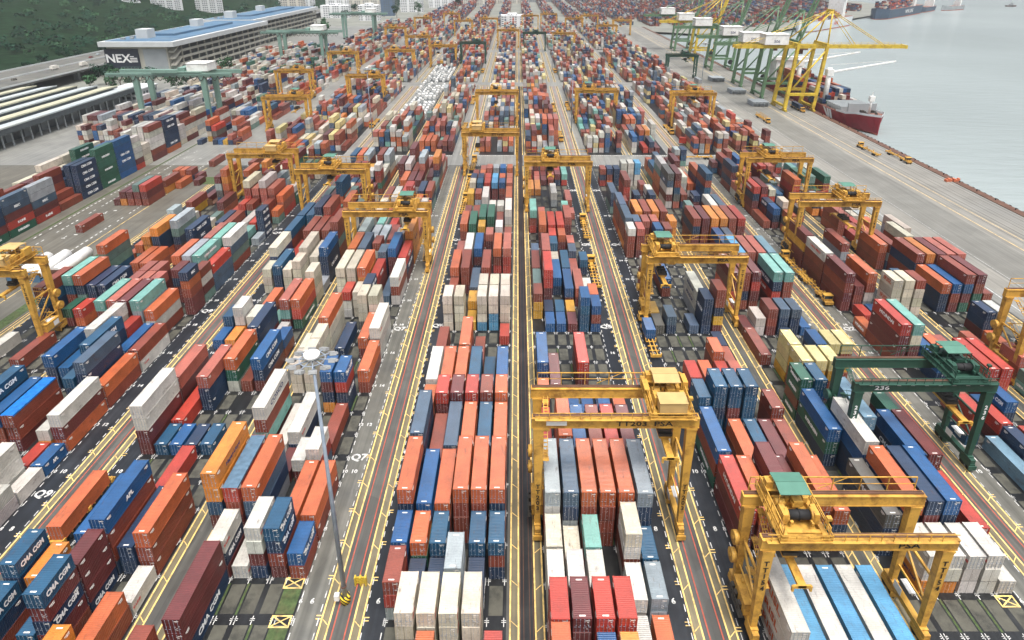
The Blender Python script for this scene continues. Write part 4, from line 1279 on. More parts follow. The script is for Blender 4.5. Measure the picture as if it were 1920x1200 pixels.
FDESC=['astride white and brown stacks just past the cross road','beyond the cross road, over blue and orange stacks','beyond the cross road nearest the striped quay','over low containers at the far left of the cross road','small, left, in front of the white tall stacks','with a lamp mast beside its left leg','beyond the white tank rows, on the left','left of the dark green crane, over grey stacks','wide and hazy before the pale buildings','half hidden behind another in the left distance','tiny, farthest left under the pale city blocks','tiny and hazy, left of the centre lane','hazy, astride the central lane in the distance','of dark green, hazy, right of the central lane','hazy, right of the dark green crane in the distance','tiny, at the top centre of the yard','hazy, left of the quay cranes','tiny, close behind the quay cranes','of dark green, left of the central lane','of dark green, standing at the quay side','left of the far pale green crane','tiny, top of the yard left of the central lane','tiny, top of the yard before the quay','tiny, top of the yard on the central lane','tiny, top right of the yard','tiny, top left of the yard']
for (X,Y,c),ds in zip(FARC_,FDESC):
    rtg(('yellow gantry crane ' if c==YC else 'gantry crane ')+ds,X,Y,18.5,c,random.uniform(-7,7),None,None,random.choice(['canopy_green','canopy_tan']),random.choice([5,8]),None,random.choice([-1,1]),fancy=False)
# ---- pale green rail-mounted cranes with cantilevers along the left of the yard
def rmg(label,X,Y,H=30):
    cm=M['crane_pale_green']; t=thing('rail_gantry_crane',label,'gantry crane',(X,Y,.02),0,'pale green rail cranes left of the yard')
    hs_=19.5
    for y in (-7,7):
        m=MB(); m.box(-36,36,y-.9,y+.9,H,H+2.2)
        for i in range(24): m.box(-36+i*3.05-.08,-36+i*3.05+.08,y-1.0,y+1.0,H+.1,H+2.1)
        link('girder',m.mesh('girder',cm),t)
        for s in (-1,1):
            m=MB(); m.taper((s*hs_,y,1.8),(s*hs_,y,H),2.0,2.0,3.2,2.2); link('leg',m.mesh('leg',cm),t)
            m=MB(); m.box(s*hs_-.7,s*hs_+.7,y-2.2,y+2.2,0,1.8); link('bogie',m.mesh('bogie',M['dark_steel']),t)
    for s in (-1,1):
        m=MB(); m.box(s*hs_-.8,s*hs_+.8,-8,8,1.8,3.2); link('sill_beam',m.mesh('sill_beam',cm),t)
    m=MB(); m.bar((-35,-8.3,H+.8),(35,-8.3,H+.8),.2)
    for i in range(18): 
        x=-34+i*3.9; pts=[(x,H+.7),(x+1,H-1.2),(x+2,H-2.0),(x+3,H-1.2),(x+3.9,H+.7)]
        for a,b_ in zip(pts,pts[1:]): m.bar((a[0],-8.3,a[1]),(b_[0],-8.3,b_[1]),.28)
    link('festoon_cable',m.mesh('festoon_cable',M['dark_steel']),t)
    m=MB(); m.box(4,19,-8,8,H+2.4,H+3.0); m.box(5,9,-6,6,H+3,H+5); link('trolley',m.mesh('trolley',cm),t)
    m=MB(); m.box(10,22,-5.5,5.5,H+3.0,H+7.2); m.box(9.8,22.2,-5.7,5.7,H+7.2,H+7.5); link('machinery_house',m.mesh('machinery_house',M['white_paint']),t)
    m=MB(); m.box(-9,6,-8.6,-7.2,H+2.3,H+4.2); link('electrical_room',m.mesh('electrical_room',cm),t)
    for y in (-8.4,8.4):
        m=MB()
        for i in range(37): m.bar((-36+i*2,y,H+2.2),(-36+i*2,y,H+3.3),.1)
        m.bar((-36,y,H+3.3),(36,y,H+3.3),.1); link('handrail',m.mesh('handrail',cm),t)
    return t
rmg('pale green cantilever rail crane with white machine house before the office-and-warehouse building',-200,366)
rmg('pale green cantilever rail crane farther back beside the second blue-roofed building',-203,604)
rmg('hazy pale green cantilever rail crane at the top of the yard',-205,836)
# ================================================================== QUAY CRANES
def sts(label,Y,colour,H,boomup=False,num=None,w=19,group='ship-to-shore cranes along the quay'):
    cm=M[colour]; t=thing('quay_crane',label,'quay crane',(0,Y,.02),0,group); xa,xb=176,194.5; hw=w/2
    for y in (-hw,hw):
        for x,nm in ((xa,'leg'),(xb,'leg')):
            top=(x+(3 if x==xa else 5),y*.85,H+ (3 if x==xa else 22))
            m=MB(); m.taper((x,y,2.2),(x+(3 if x==xa else 3.2),y*.92,H),2.1,2.1,1.8,1.8)
            link(nm,m.mesh(nm,cm),t)
            m=MB(); m.box(x-.6,x+.6,y-3.2,y+3.2,.1,1.3); m.box(x-.8,x+.8,y-1.2,y+1.2,1.2,2.3)
            bo=link('bogie',m.mesh('bogie',cm),t)
        m=MB(); m.bar((xa+.9,y,11),(xb+.9,y,11),1.7); link('portal_beam',m.mesh('portal_beam',cm),t)
        m=MB(); m.bar((xa+1.0,y,12),(xb+2.8,y*.93,H-3),1.1,0,8); link('diagonal_brace',m.mesh('diagonal_brace',cm),t)
        m=MB(); m.bar((xa+3,y*.92,H+2),(xb+5.5,y*.35,H+21),.9,0,8); link('apex_leg',m.mesh('apex_leg',cm),t)
        m=MB(); m.bar((xb+3.2,y*.92,H),(xb+5.5,y*.35,H+21),1.0,0,8); link('apex_leg',m.mesh('apex_leg',cm),t)
    m=MB(); m.box(xb+4.7,xb+6.3,-hw*.4,hw*.4,H+20.4,H+21.8); link('apex_beam',m.mesh('apex_beam',cm),t)
    for x in (xa,xb):
        m=MB(); m.box(x-.6,x+.6,-hw-1,hw+1,2.2,3.6); link('sill_beam',m.mesh('sill_beam',cm),t)
        m=MB(); m.box(x+2.4,x+3.8,-hw,hw,H-.2,H+1.4); link('cross_beam',m.mesh('cross_beam',cm),t)
    m=MB()
    for y in (-2.6,2.6): m.box(141,xb+5,y-.6,y+.6,H-2.4,H-.3)
    for x in range(144,200,6): m.box(x,x+.4,-2,2,H-2.0,H-1.2)
    link('girder',m.mesh('girder',cm),t)
    tip=252
    m=MB()
    if not boomup:
        for y in (-2.6,2.6): m.box(xb+5.2,tip,y-.55,y+.55,H-2.4,H-.5)
        for x in range(202,250,6): m.box(x,x+.4,-2,2,H-2.0,H-1.2)
        m.box(tip-1,tip+.4,-3.2,3.2,H-2.6,H-.4)
    else:
        for y in (-2.6,2.6): m.bar((xb+5.2,y,H-1),(xb+22,y,H+52),1.3)
        for i in range(8): f=i/8; m.bar((xb+5.2+17*f,-2.6,H-1+53*f),(xb+5.2+17*f,2.6,H-1+53*f),.5)
    link('boom',m.mesh('boom',cm),t)
    if not boomup:
        for y in (-2.6,2.6):
            m=MB(); m.bar((xb+5.5,y,H+21.2),(238,y,H-.6),.45,0,6); m.bar((xb+5.5,y,H+21),(219,y,H-.6),.35,0,6); link('forestay',m.mesh('forestay',cm),t)
    for y in (-2.6,2.6):
        m=MB(); m.bar((xb+5.5,y,H+21),(148,y,H-.3),.4,0,6); link('backstay',m.mesh('backstay',cm),t)
    m=MB(); m.box(159,174,-5.5,5.5,H+.2,H+6.4); m.box(158.7,174.3,-5.8,5.8,H+6.4,H+6.8); hse=link('machinery_house',m.mesh('machinery_house',M['white_paint']),t)
    if num: link('lettering',textmesh(num,M['letter_navy'],2.6,'CENTER',.03),hse,(166.5,-5.55,H+2.2),(R(90),0,0))
    m=MB(); m.box(182,188,-3.5,3.5,H-3.4,H-2.4); m.box(183,186,-1.2,1.4,H-6.2,H-3.5); link('trolley_cab',m.mesh('trolley_cab',M['rail_brown'] if colour!='crane_pale_green' else M['dark_steel']),t)
    m=MB()
    for y in (-3.6,3.6):
        for i in range(25 if not boomup else 14): m.bar((142+i*4.4,y,H-.4),(142+i*4.4,y,H+.8),.12)
        m.bar((142,y,H+.8),(142+4.4*(24 if not boomup else 13),y,H+.8),.12)
    link('handrail',m.mesh('handrail',cm),t)
    m=MB(); m.bar((xb-2,-hw-.9,8),(xb-2,-hw-.2,8),4.2,0,18); link('cable_reel',m.mesh('cable_reel',M['black_rubber']),t)
    return t
mk('crane_sage',lin(92,122,92),.55,var=.12,scale=.4,dirt=lin(96,128,98),dscale=.4,damt=.4)
sts('bright yellow quay crane with its boom lowered out over the red ship',414,'crane_bright_yellow',42,num='506')
sts('sage green quay crane with raised boom directly behind the yellow one',455,'crane_sage',39,True,'505')
sts('second sage green quay crane behind the yellow one, house numbered 504',500,'crane_sage',39,True,'504')
sts('hazy yellow-booted quay crane left of the sage green cranes',580,'crane_sage',39,True)
sts('hazy yellow quay crane at the top of the quay',640,'crane_bright_yellow',39,True)
sts('farthest hazy green quay crane at the top of the quay',720,'crane_sage',39,True)
# ================================================================== SHIPS
def hull(name,st,mats,zd,zw,split,M4=None):
    """st: list of (y, half breadth deck, half breadth waterline, deck z); mats top,bottom,deck"""
    m=MB(); rows=[]
    for y,bd,bw,dz in st:
        mid=bw+(bd-bw)*.55
        rows.append([m.b.verts.new(p) for p in ((-bw,y,zw),(-mid,y,split),(-bd,y,dz),(bd,y,dz),(mid,y,split),(bw,y,zw))])
    for a,c in zip(rows,rows[1:]):
        for i in range(5):
            f=m.b.faces.new((a[i],a[i+1],c[i+1],c[i])); f.material_index=(1,0,2,0,1)[i]
    m.b.faces.new(rows[0][::-1]); m.b.faces.new(rows[-1])
    return m.mesh(name,mats)
mk('deck_brown',lin(120,84,72),.7,var=.2,scale=.4)
sh=thing('container_ship','red-hulled container ship moored at the quay under the yellow crane','ship',(210.2,362,0))
st=[(-9,.35,.0001,7.6),(-6,2.6,.2,7.4),(-2,5.6,1.2,7.2),(3,8.4,3.2,7.0),(10,10.8,7.0,5.6),(20,11.8,10.4,5.2),(34,12.0,11.6,5.0),(120,12.0,11.6,5.0),(136,11.6,10.6,5.2),(146,9.5,6,5.6)]
link('hull',hull('hull',st,[M['hull_red'],M['hull_primer'],M['deck_brown']],5,-3.4,-1.9),sh)
m=MB()
for a,c in zip(st[:6],st[1:6]):
    for s in (-1,1):
        P4=[(s*a[1],a[0],a[3]),(s*c[1],c[0],c[3]),(s*c[1]*1.02,c[0],c[3]+1.25),(s*a[1]*1.02,a[0],a[3]+1.25)]
        P5=[(p[0]-s*.15,p[1],p[2]) for p in P4]
        v=[m.b.verts.new(p) for p in P4]; w=[m.b.verts.new(p) for p in P5]
        m.b.faces.new(v); m.b.faces.new(w[::-1])
        for i in range(4): m.b.faces.new((v[i],v[(i+1)%4],w[(i+1)%4],w[i]))
link('bulwark',m.mesh('bulwark',M['hull_white']),sh)
m=MB()
for a in (0,3.2):
    P4=[(-12.04,26+a,4.8),(-12.04,28.6+a,4.8),(-11.86,24.6+a,-1.2),(-11.86,22+a,-1.2)]
    m.poly(P4); m.poly([(x-.02,y,z) for x,y,z in P4][::-1])
P4=[(-12.05,34,4.8),(-12.05,36.8,4.8),(-11.88,29,-1.2),(-11.88,26.4,-1.2)]; m.poly(P4); m.poly([(x-.02,y,z) for x,y,z in P4][::-1])
link('funnel_stripe',m.mesh('hull_stripe',M['hull_white']),sh)
m=MB(); m.box(-8.5,8.5,12,13.2,5.5,11.5); link('breakwater',m.mesh('breakwater',M['wall_grey']),sh)
m=MB(); m.bar((0,4,7),(0,4,17),1.3,0,8); m.box(-1.4,1.4,3,5,14.5,17.5); m.bar((0,4,17),(0,4,20),.3); link('foremast',m.mesh('foremast',M['white_paint']),sh)
m=MB()
for x in (-3,3): m.bar((x,1,7.3),(x,3,8.3),1.4,0,8); m.box(x-1,x+1,5.5,7.5,7.1,8.5)
link('windlass',m.mesh('windlass',M['dark_steel']),sh)
m=MB()
for i in range(7):
    y=17+i*3.0; m.box(-10.5,10.5,y,y+.4,5.2,8.6); m.box(-10.5,10.5,y+.4,y+2.2,8.0,8.4)
link('lashing_frame',m.mesh('lashing_frame',M['wall_grey']),sh)
for y,jx in ((44,38),(88,38)):
    m=MB(); m.bar((-8,y,5),(-8,y,28),3.2,0,10); m.box(-10,-6,y-2,y+2,23,27); m.bar((-8,y,25),(-8+jx,y-6,33),1.5,0,6,.8); m.bar((-8,y,30),(-8+jx,y-6,33.4),.2,0,4); link('deck_crane',m.mesh('deck_crane',M['white_paint']),sh)
m=MB(); m.box(-11,11,122,134,5,22); m.box(-12.5,12.5,121,126,22,24.5); m.box(-4,4,134,139,5,20); link('superstructure',m.mesh('superstructure',M['white_paint']),sh)
# cargo on deck: each a container of its own would be past the count, so it joins the merged stacks of the ship
mk('cargo_mix',(.3,.1,.08,1),.6)
def cargo(name,boxes,parentlabel):
    V=[];Fc=[];CO=[];MI=[]
    for x,y,z,L,k in boxes:
        x0,x1,y0,y1,z0,z1=x-1.22,x+1.22,y,y+L,z,z+2.58; b0=len(V); colr=ccol(k,.07,RAND)
        V.extend([(x0,y0,z0),(x1,y0,z0),(x1,y1,z0),(x0,y1,z0),(x0,y0,z1),(x1,y0,z1),(x1,y1,z1),(x0,y1,z1)])
        for q in ((0,1,5,4),(1,2,6,5),(2,3,7,6),(3,0,4,7),(4,5,6,7)): Fc.append(tuple(b0+i for i in q)); CO.append(colr)
    me=bpy.data.meshes.new(name); me.from_pydata(V,[],Fc); me.update(); me.materials.append(FARP)
    at=me.attributes.new('Col','FLOAT_COLOR','FACE'); at.data.foreach_set('color',np.array(CO,np.float32).ravel())
    return tag(link(name,me),parentlabel,'containers',kind='stuff')
bx=[]
for bay,(y,h) in enumerate(((36,2),(50,3),(63,3),(76,4),(94,5),(107,5))):
    for c in range(9):
        for tt in range(max(0,h-RAND.choice([0,0,1,2]))):
            bx.append((210.2-10+c*2.5,362+y+ (0 if bay!=0 else 4),5.6+tt*2.6,12 if bay else 6,RAND.choice('rrmmRooneebncws')))
cargo('deck_cargo',bx,'containers stacked on the deck of the red ship')
def farship(name,label,x,y,rz,L,B,D,hm,stripe=None,txt=None,tcol='letter_white',load=4):
    t=thing(name,label,'ship',(x,y,-3),rz)
    st=[(-L/2,.4,.2,D+3),(-L/2+8,B*.3,B*.12,D+2),(-L/2+25,B*.48,B*.4,D),(L/2-18,B*.5,B*.48,D),(L/2,B*.42,B*.3,D)]
    link('hull',hull('hull',st,[M[hm],M['hull_primer'],M['deck_brown']],D,-.5,1.5),t)
    m=MB(); m.box(-B*.42,B*.42,L*.22,L*.28,D,D+26); m.box(-B*.5,B*.5,L*.22,L*.25,D+26,D+29); m.box(-4,4,L*.3,L*.34,D,D+24); link('superstructure',m.mesh('superstructure',M['white_paint']),t)
    if txt: link('lettering',textmesh(txt,M[tcol],D*.55,'CENTER',.1,1.25),t,(B*.5+.12,L*.08,D*.55),(R(90),0,R(90)))
    return t
a45=math.atan2(838-305,1396-862)   # heading of the far quay
def along(s,off): return 305+(838-305)*s+off*.707,862+(1396-862)*s-off*.707
x,y=along(.78,24); farship('container_ship','dark navy container ship with white lettering at the far quay',x,y,-R(45),250,34,17,'hull_navy',txt='NYK LINE')
x,y=along(.30,20); farship('container_ship','white-hulled ship with red lettering behind the quay crane legs',x,y,-R(45),190,28,15,'hull_white',txt='ANL',tcol='letter_red')
x,y=along(1.02,30); farship('cargo_ship','grey ship lying beyond the big navy ship',x,y,-R(45),110,20,10,'hull_navy')
x,y=along(1.14,60); farship('cargo_ship','small pale ship at the end of the far quay',x,y,-R(60),80,16,9,'wall_grey')
t=thing('tug_boat','tiny dark boat alone on the open water at top right','boat',(1180,1555,-3),R(70))
link('hull',hull('hull',[(-11,.3,.1,4),(-6,3.5,2.5,3),(8,4,3.4,2.6),(11,3,2.2,2.8)],[M['dark_steel'],M['hull_red'],M['deck_brown']],3,-.5,.4),t)
m=MB(); m.box(-2.4,2.4,-4,4,2.6,7); m.box(-1.8,1.8,-3,1,7,9.4); m.bar((0,1,9),(0,1,14),.4); link('wheelhouse',m.mesh('wheelhouse',M['wall_grey']),t)
for off,load,lab in ((.78,5,'containers on the deck of the navy ship'),(.30,4,'containers on the deck of the white ship')):
    bx=[]
    ca,sa=math.cos(R(-45)),math.sin(R(-45))
    x,y=along(off,24 if off>.5 else 20); n=12 if off>.5 else 9
    m=None
    V=[]
    for i in range(n):
        for c in range(10):
            for tt in range(RAND.randint(1,load)):
                V.append((i,c,tt))
    Vv=[];Fc=[];CO=[]
    for i,c,tt in V:
        lx=-12+c*2.55; ly=(-n/2+i)*13.2-(14 if off>.5 else 10); 
        if abs(ly-(250 if off>.5 else 190)*.25)<14: continue
        k=RAND.choice('rrmmoRnbcwst'); colr=ccol(k,.07,RAND); b0=len(Vv); z0=-3+(17 if off>.5 else 15)+tt*2.6
        for zz in (z0,z0+2.55):
            for px,py in ((lx-1.2,ly),(lx+1.2,ly),(lx+1.2,ly+12),(lx-1.2,ly+12)): Vv.append((x+px*ca-py*sa,y+px*sa+py*ca,zz))
        for q in ((0,1,5,4),(1,2,6,5),(2,3,7,6),(3,0,4,7),(4,5,6,7)): Fc.append(tuple(b0+j for j in q)); CO.append(colr)
    me=bpy.data.meshes.new('deck_cargo'); me.from_pydata(Vv,[],Fc); me.update(); me.materials.append(FARP)
    at=me.attributes.new('Col','FLOAT_COLOR','FACE'); at.data.foreach_set('color',np.array(CO,np.float32).ravel())
    tag(link('deck_cargo',me),lab,'containers',kind='stuff')
# ================================================================== LIGHT MASTS
def mast(label,X,Y,H,big=False):
    t=thing('light_mast',label,'light mast',(X,Y,.02),0,None if big else 'slim light masts in the yard')
    m=MB(); m.bar((0,0,0),(0,0,H),.75 if big else .55,0,12,.38 if big else .25); link('pole',m.mesh('pole',M['galvanised']),t)
    r=2.3 if big else 1.6
    m=MB(); m.bar((0,0,H+.3),(0,0,H+.75),2.0*(1 if big else .7),0,18); m.bar((0,0,H-.9),(0,0,H+.3),.9,0,10); link('head_cap',m.mesh('head_cap',M['white_paint']),t)
    m=MB(); n=10
    for i in range(n):
        a=2*math.pi*i/n; m.bar((0,0,H-.1),(r*math.cos(a),r*math.sin(a),H-.1),.12)
        b_=2*math.pi*(i+1)/n; m.bar((r*.72*math.cos(a),r*.72*math.sin(a),H-.1),(r*.72*math.cos(b_),r*.72*math.sin(b_),H-.1),.1)
    link('head_frame',m.mesh('head_frame',M['galvanised']),t)
    lm=MB(); lm.box(-.5,.5,-.42,.42,-.34,.08); lm.box(-.3,.3,-.7,-.42,-.25,.0); lme=lm.mesh('floodlight',M['lamp_grey']); gm=MB(); gm.box(-.45,.45,-.38,.38,-.39,-.345); gme=gm.mesh('lens',M['glass_dark'])
    for i in range(n):
        a=2*math.pi*i/n
        o=link('floodlight',lme,t,(r*1.12*math.cos(a),r*1.12*math.sin(a),H-.1),(R(-24)*math.sin(a)*-1,R(24)*math.cos(a),a+R(90))); link('lens',gme,o)
    if big:
        m=MB(); m.bar((0,0,0),(0,0,1.3),1.5,0,12); link('plinth',m.mesh('plinth',M['striped']),t)
        m=MB(); m.box(-1.35,-.65,-.9,-.2,1.2,2.2); link('control_box',m.mesh('control_box',M['white_paint']),t)
        m=MB(); m.bar((0,0,3.2),(0,0,3.35),.95,0,12); link('collar',m.mesh('collar',M['rail_brown']),t)
    return t
mk('lamp_grey',lin(150,152,152),.5,var=.15)
m=bpy.data.materials.new('striped'); m.use_nodes=True; b=NB(m); tcx=b.n('ShaderNodeTexCoord'); wv=b.n('ShaderNodeTexWave'); wv.bands_direction='DIAGONAL'; wv.inputs['Scale'].default_value=.9
b.l(tcx.outputs['Object'],wv.inputs['Vector']); cr=b.n('ShaderNodeValToRGB'); cr.color_ramp.interpolation='CONSTANT'; cr.color_ramp.elements[0].color=lin(34,34,34); cr.color_ramp.elements[1].position=.5; cr.color_ramp.elements[1].color=lin(228,196,50)
b.l(wv.outputs[1],cr.inputs[0]); b.l(cr.outputs[0],m.node_tree.nodes['Principled BSDF'].inputs['Base Color']); M['striped']=m
mast('tall tapering grey light mast with ring of floodlights standing between the lane and road',-26.0,66.6,43.5,True)
mast('slim light mast rising before white stacks at left of the cross road',-80.8,337,38)
mast('slim light mast right of the central lanes by the cross road',31,348,38)
mast('slim light mast near the red tank rows at upper left centre',-83,520,38)
mast('slim distant light mast on the quay road',139,470,36)
mast('slim distant light mast in the hazy middle of the yard',31,560,36)
t=thing('road_barrier','small yellow barrier on the road at the foot of the tall mast','barrier',(-24.3,69.3,.02))
m=MB()
for z in (.5,1.0,1.5): m.box(-.95,.95,-.08,.08,z-.16,z+.16)
link('rail',m.mesh('rail',M['crane_bright_yellow']),t)
for x in (-.8,0,.8):
    m=MB(); m.box(x-.12,x+.12,-.3,.3,0,1.75); link('post',m.mesh('post',M['crane_bright_yellow']),t)
# ================================================================== TERMINAL TRUCKS
_tk={}
def truck_parts():
    if _tk: return _tk
    ye=M['crane_yellow']
    m=MB(); m.box(-1.2,1.2,0,1.6,1.0,2.9); m.box(-1.25,1.25,-.1,1.7,2.9,3.0); _tk['cab']=m.mesh('cab',ye)
    m=MB(); m.box(-1.1,1.1,1.601,1.63,1.9,2.75); m.box(-1.23,-1.201,.3,1.4,1.9,2.75); m.box(1.201,1.23,.3,1.4,1.9,2.75); m.box(-1.0,1.0,-.03,-.001,2.0,2.7); _tk['window']=m.mesh('window',M['glass_dark'])
    m=MB(); m.box(-.55,.55,-4.2,2.6,.75,1.0); m.box(-1.2,1.2,1.7,2.7,.6,1.35); m.bar((.9,-.3,1),(.9,-.3,3.3),.18); _tk['frame']=m.mesh('frame',ye)
    m=MB()
    for s in (-1,1): m.box(s*.5-.12,s*.5+.12,-16.2,-2.2,1.05,1.3)
    for i in range(8): m.box(-1.22,1.22,-16.2+i*1.95,-15.95+i*1.95,1.07,1.28)
    for s in (-1,1):
        for y in (-16.2,-9.6,-3.2): m.box(s*1.25-.1,s*1.25+.1,y-.35,y+.35,1.0,1.75)
    m.box(-1.3,1.3,-16.5,-16.2,.8,1.5); _tk['chassis']=m.mesh('chassis',ye)
    m=MB(); m.bar((-.32,0,0),(.32,0,0),1.05,0,12); _tk['wheel']=m.mesh('wheel',M['black_rubber'])
    m=MB(); m.bar((0,0,1.2),(0,0,3.4),.18); _tk['stanchion']=m.mesh('stanchion',ye)
    return _tk
def truck(label,X,Y,rz=0,stan=False,cab=True):
    D=truck_parts(); t=thing('terminal_truck' if cab else 'container_chassis',label,'truck' if cab else 'trailer',(X,Y,.02),rz,'yard trucks and chassis')
    if cab: 
        c=link('cab',D['cab'],t); link('window',D['window'],c); link('frame',D['frame'],t)
    link('chassis',D['chassis'],t)
    for y in ([1.9,-2.9] if cab else [])+[-13,-14.4]:
        for s in (-1,1): link('wheel',D['wheel'],t,(s*.95,y,.54))
    if stan:
        for i in range(9):
            for q in (-1.3,1.3): link('stanchion',D['stanchion'],t,(q,-15.5+i*1.55,0))
    return t
def loose(k,sz,X,Y,z,label,rz=0):
    me=MESH[sz]; t=thing('shipping_container',label,'container',(X,Y,z),rz,'stacked shipping containers in the yard'); col=ccol(k,.04,RAND)
    o=link('body',me['body'],t); o.color=col
    for s in (-1,1):
        d=link('door',me['door'],t); d.color=col; d.scale.x=s
        for x in (.28,.82): link('locking_bar',me['bar'],d,(x,0,0))
truck('yellow truck with empty chassis in the Q5 lane beside blue short containers',23.7,179.5)
truck('yellow truck with empty chassis farther up the Q5 lane',24.6,215)
truck('yellow truck with blue short container under the crane in the Q4 lane',33.8,144.5)
loose('b',1,33.8,135.3,1.35,'blue short container riding on the chassis under the crane in the Q4 lane')
truck('yellow truck with long chassis in the Q2 lane passing under the crane legs',87.6,183)
truck('yellow truck with dark chassis in the Q2 lane before white topped stack',87.9,156,math.pi)
truck('yellow truck with chassis in the Q3 lane beside amber containers',78.2,213,math.pi)
truck('chassis in the Q8 lane under a long orange container at lower left',-75.9,92.2,0,False,False)
loose('o',2,-75.9,76.2,1.35,'long orange container on a truck in the Q8 lane, lower left')
truck('truck with empty chassis in the Q6 lane below the crossing crane',-21,262)
truck('truck with empty chassis in the Q6 lane beside cream containers',-21,238)
truck('truck crossing at the head of the Q6 lane',-21,292)
truck('yellow truck with stanchion trailer on the apron near the stacks',152.5,372,math.pi,True)
truck('yellow truck with bare chassis on the quay, left of a pair',181,316,0)
truck('yellow truck with bare chassis on the quay, right of a pair',189.6,290,math.pi)
truck('truck carrying a navy container between the yellow quay crane legs',186.5,402,math.pi)
loose('n',2,186.5,404,1.35,'navy container on the truck between the yellow quay crane legs')
truck('truck at the head of the central lanes near the cross road, right side',80,296,R(90))
loose('R',2,98,318,1.35,'bright red container on a trailer beside brown stacks beyond the cross road',R(70))
for i,(X,Y) in enumerate(((23.9,330),(24.2,415),(-31,350),(-31,440),(87.7,345),(33.8,420),(-86,360),(24,600),(-31,560),(88,600),(33.8,560),(-21,640))):
    truck('small distant truck in a lane beyond the cross road',X,Y,0 if i%2 else math.pi)
# hatch covers laid out on the quay, and bollards along its edge
hm=MB(); hm.box(-5.5,5.5,-6,6,.57,.75)
for q in range(5): hm.box(-5.3+q*2.5,-4.9+q*2.5,-5.8,5.8,0,.57)
hme=hm.mesh('hatch_cover',M['wall_grey'])
for X,Y,l in ((165.5,424,'nearest the yellow quay crane'),(165,467,'between two quay cranes, middle of three piles'),(165.5,520,'in the farthest pile up the quay')):
    for i in range(4):
        o=link('hatch_cover',hme,None,(X+.15*(i%2),Y-.2*(i%3),.03+i*.76)); tag(o,'grey hatch cover %s, %s'%(['at the bottom','second from below','second from top','on top'][i],l),'hatch cover','hatch covers laid on the quay')
bo=MB(); bo.bar((0,0,0),(0,0,.5),.45,0,8,.35); bo.bar((0,0,.5),(0,0,.7),.65,0,8); bme=bo.mesh('bollard',M['black_rubber'])
for i in range(44):
    o=link('bollard',bme,None,(195.6,205+i*11,.26)); tag(o,'small black mooring bollard on the edge of the quay','bollard','bollards along the quay edge')
t=thing('mooring_gear','small orange heap of gear beside the quay edge at right','gear',(193.5,262,.03)); m=MB()
for i in range(6): m.box(-3+i*1.1,-2.2+i*1.1,-1+.3*(i%3),.8,0,1.0+.4*(i%2))
link('crate',m.mesh('crates',newmat('orange_gear',lin(196,110,76),.7)),t)
# white tank containers in long rows beyond the cross road
tk=MB(); tk.bar((0,.5,1.3),(0,5.6,1.3),2.25,0,14); tkm=tk.mesh('tank',M['white_paint'])
tf=MB()
for y in (.08,5.98):
    for s in (-1,1): tf.bar((s*1.15,y,0),(s*1.15,y,2.55),.16)
    for z in (.08,2.5): tf.bar((-1.15,y,z),(1.15,y,z),.16)
for s in (-1,1): tf.bar((s*1.15,.1,.1),(s*1.15,5.95,.1),.16)
tfm=tf.mesh('tank_frame',M['wall_grey'])
for bay in range(26):
    for c in range(6):
        if RAND.random()<.12: continue
        n=RAND.choice([1,1,2])
        for q in range(n):
            t=thing('tank_container','white cylindrical tank container in the rows beyond the cross road','tank container',(-72.7+c*BW,376+bay*7.5+(16 if bay>15 else 0),.02+q*2.6),0,'white tank containers in rows')
            link('tank',tkm,t); link('tank_frame',tfm,t)
# big white tanks on flat wagons at the left
for i,(X,Y,l) in enumerate(((-151,166,'long white covered flat load at left, leftmost of three'),(-146.5,168,'long white covered flat load at left with blue stripe'),(-141,170,'long white cylinder load at left beside the empty flat rack'))):
    t=thing('flat_rack_load',l,'tank',(X,Y,0)); m=MB(); m.bar((0,0,2.2),(0,15,2.2),3.6,0,16); link('tank',m.mesh('tank',M['white_paint']),t)
    m=MB(); m.box(-1.9,1.9,-.4,15.4,.02,.5); m.box(-1.9,1.9,-.4,-.1,.5,3.2); link('cradle',m.mesh('cradle',M['rail_brown'] if i==2 else M['roof_blue']),t)
for X,Y,k,l in ((-126,190,'orange_gear','orange empty flat rack with raised ends on the low yard'),(-133.5,175,'rail_brown','brown empty flat rack beside the white cylinder'),(-123,232,'rail_brown','brown empty flat rack beside the low orange stacks')):
    t=thing('flat_rack',l,'flat rack',(X,Y,.02)); mt=bpy.data.materials[k] if k in bpy.data.materials else M[k]; m=MB(); m.box(-1.2,1.2,0,12.2,.15,.5); link('deck',m.mesh('deck',mt),t)
    for y in (0,12): m=MB(); m.box(-1.2,1.2,y,y+.25,.5,2.6); link('end_wall',m.mesh('end_wall',mt),t)
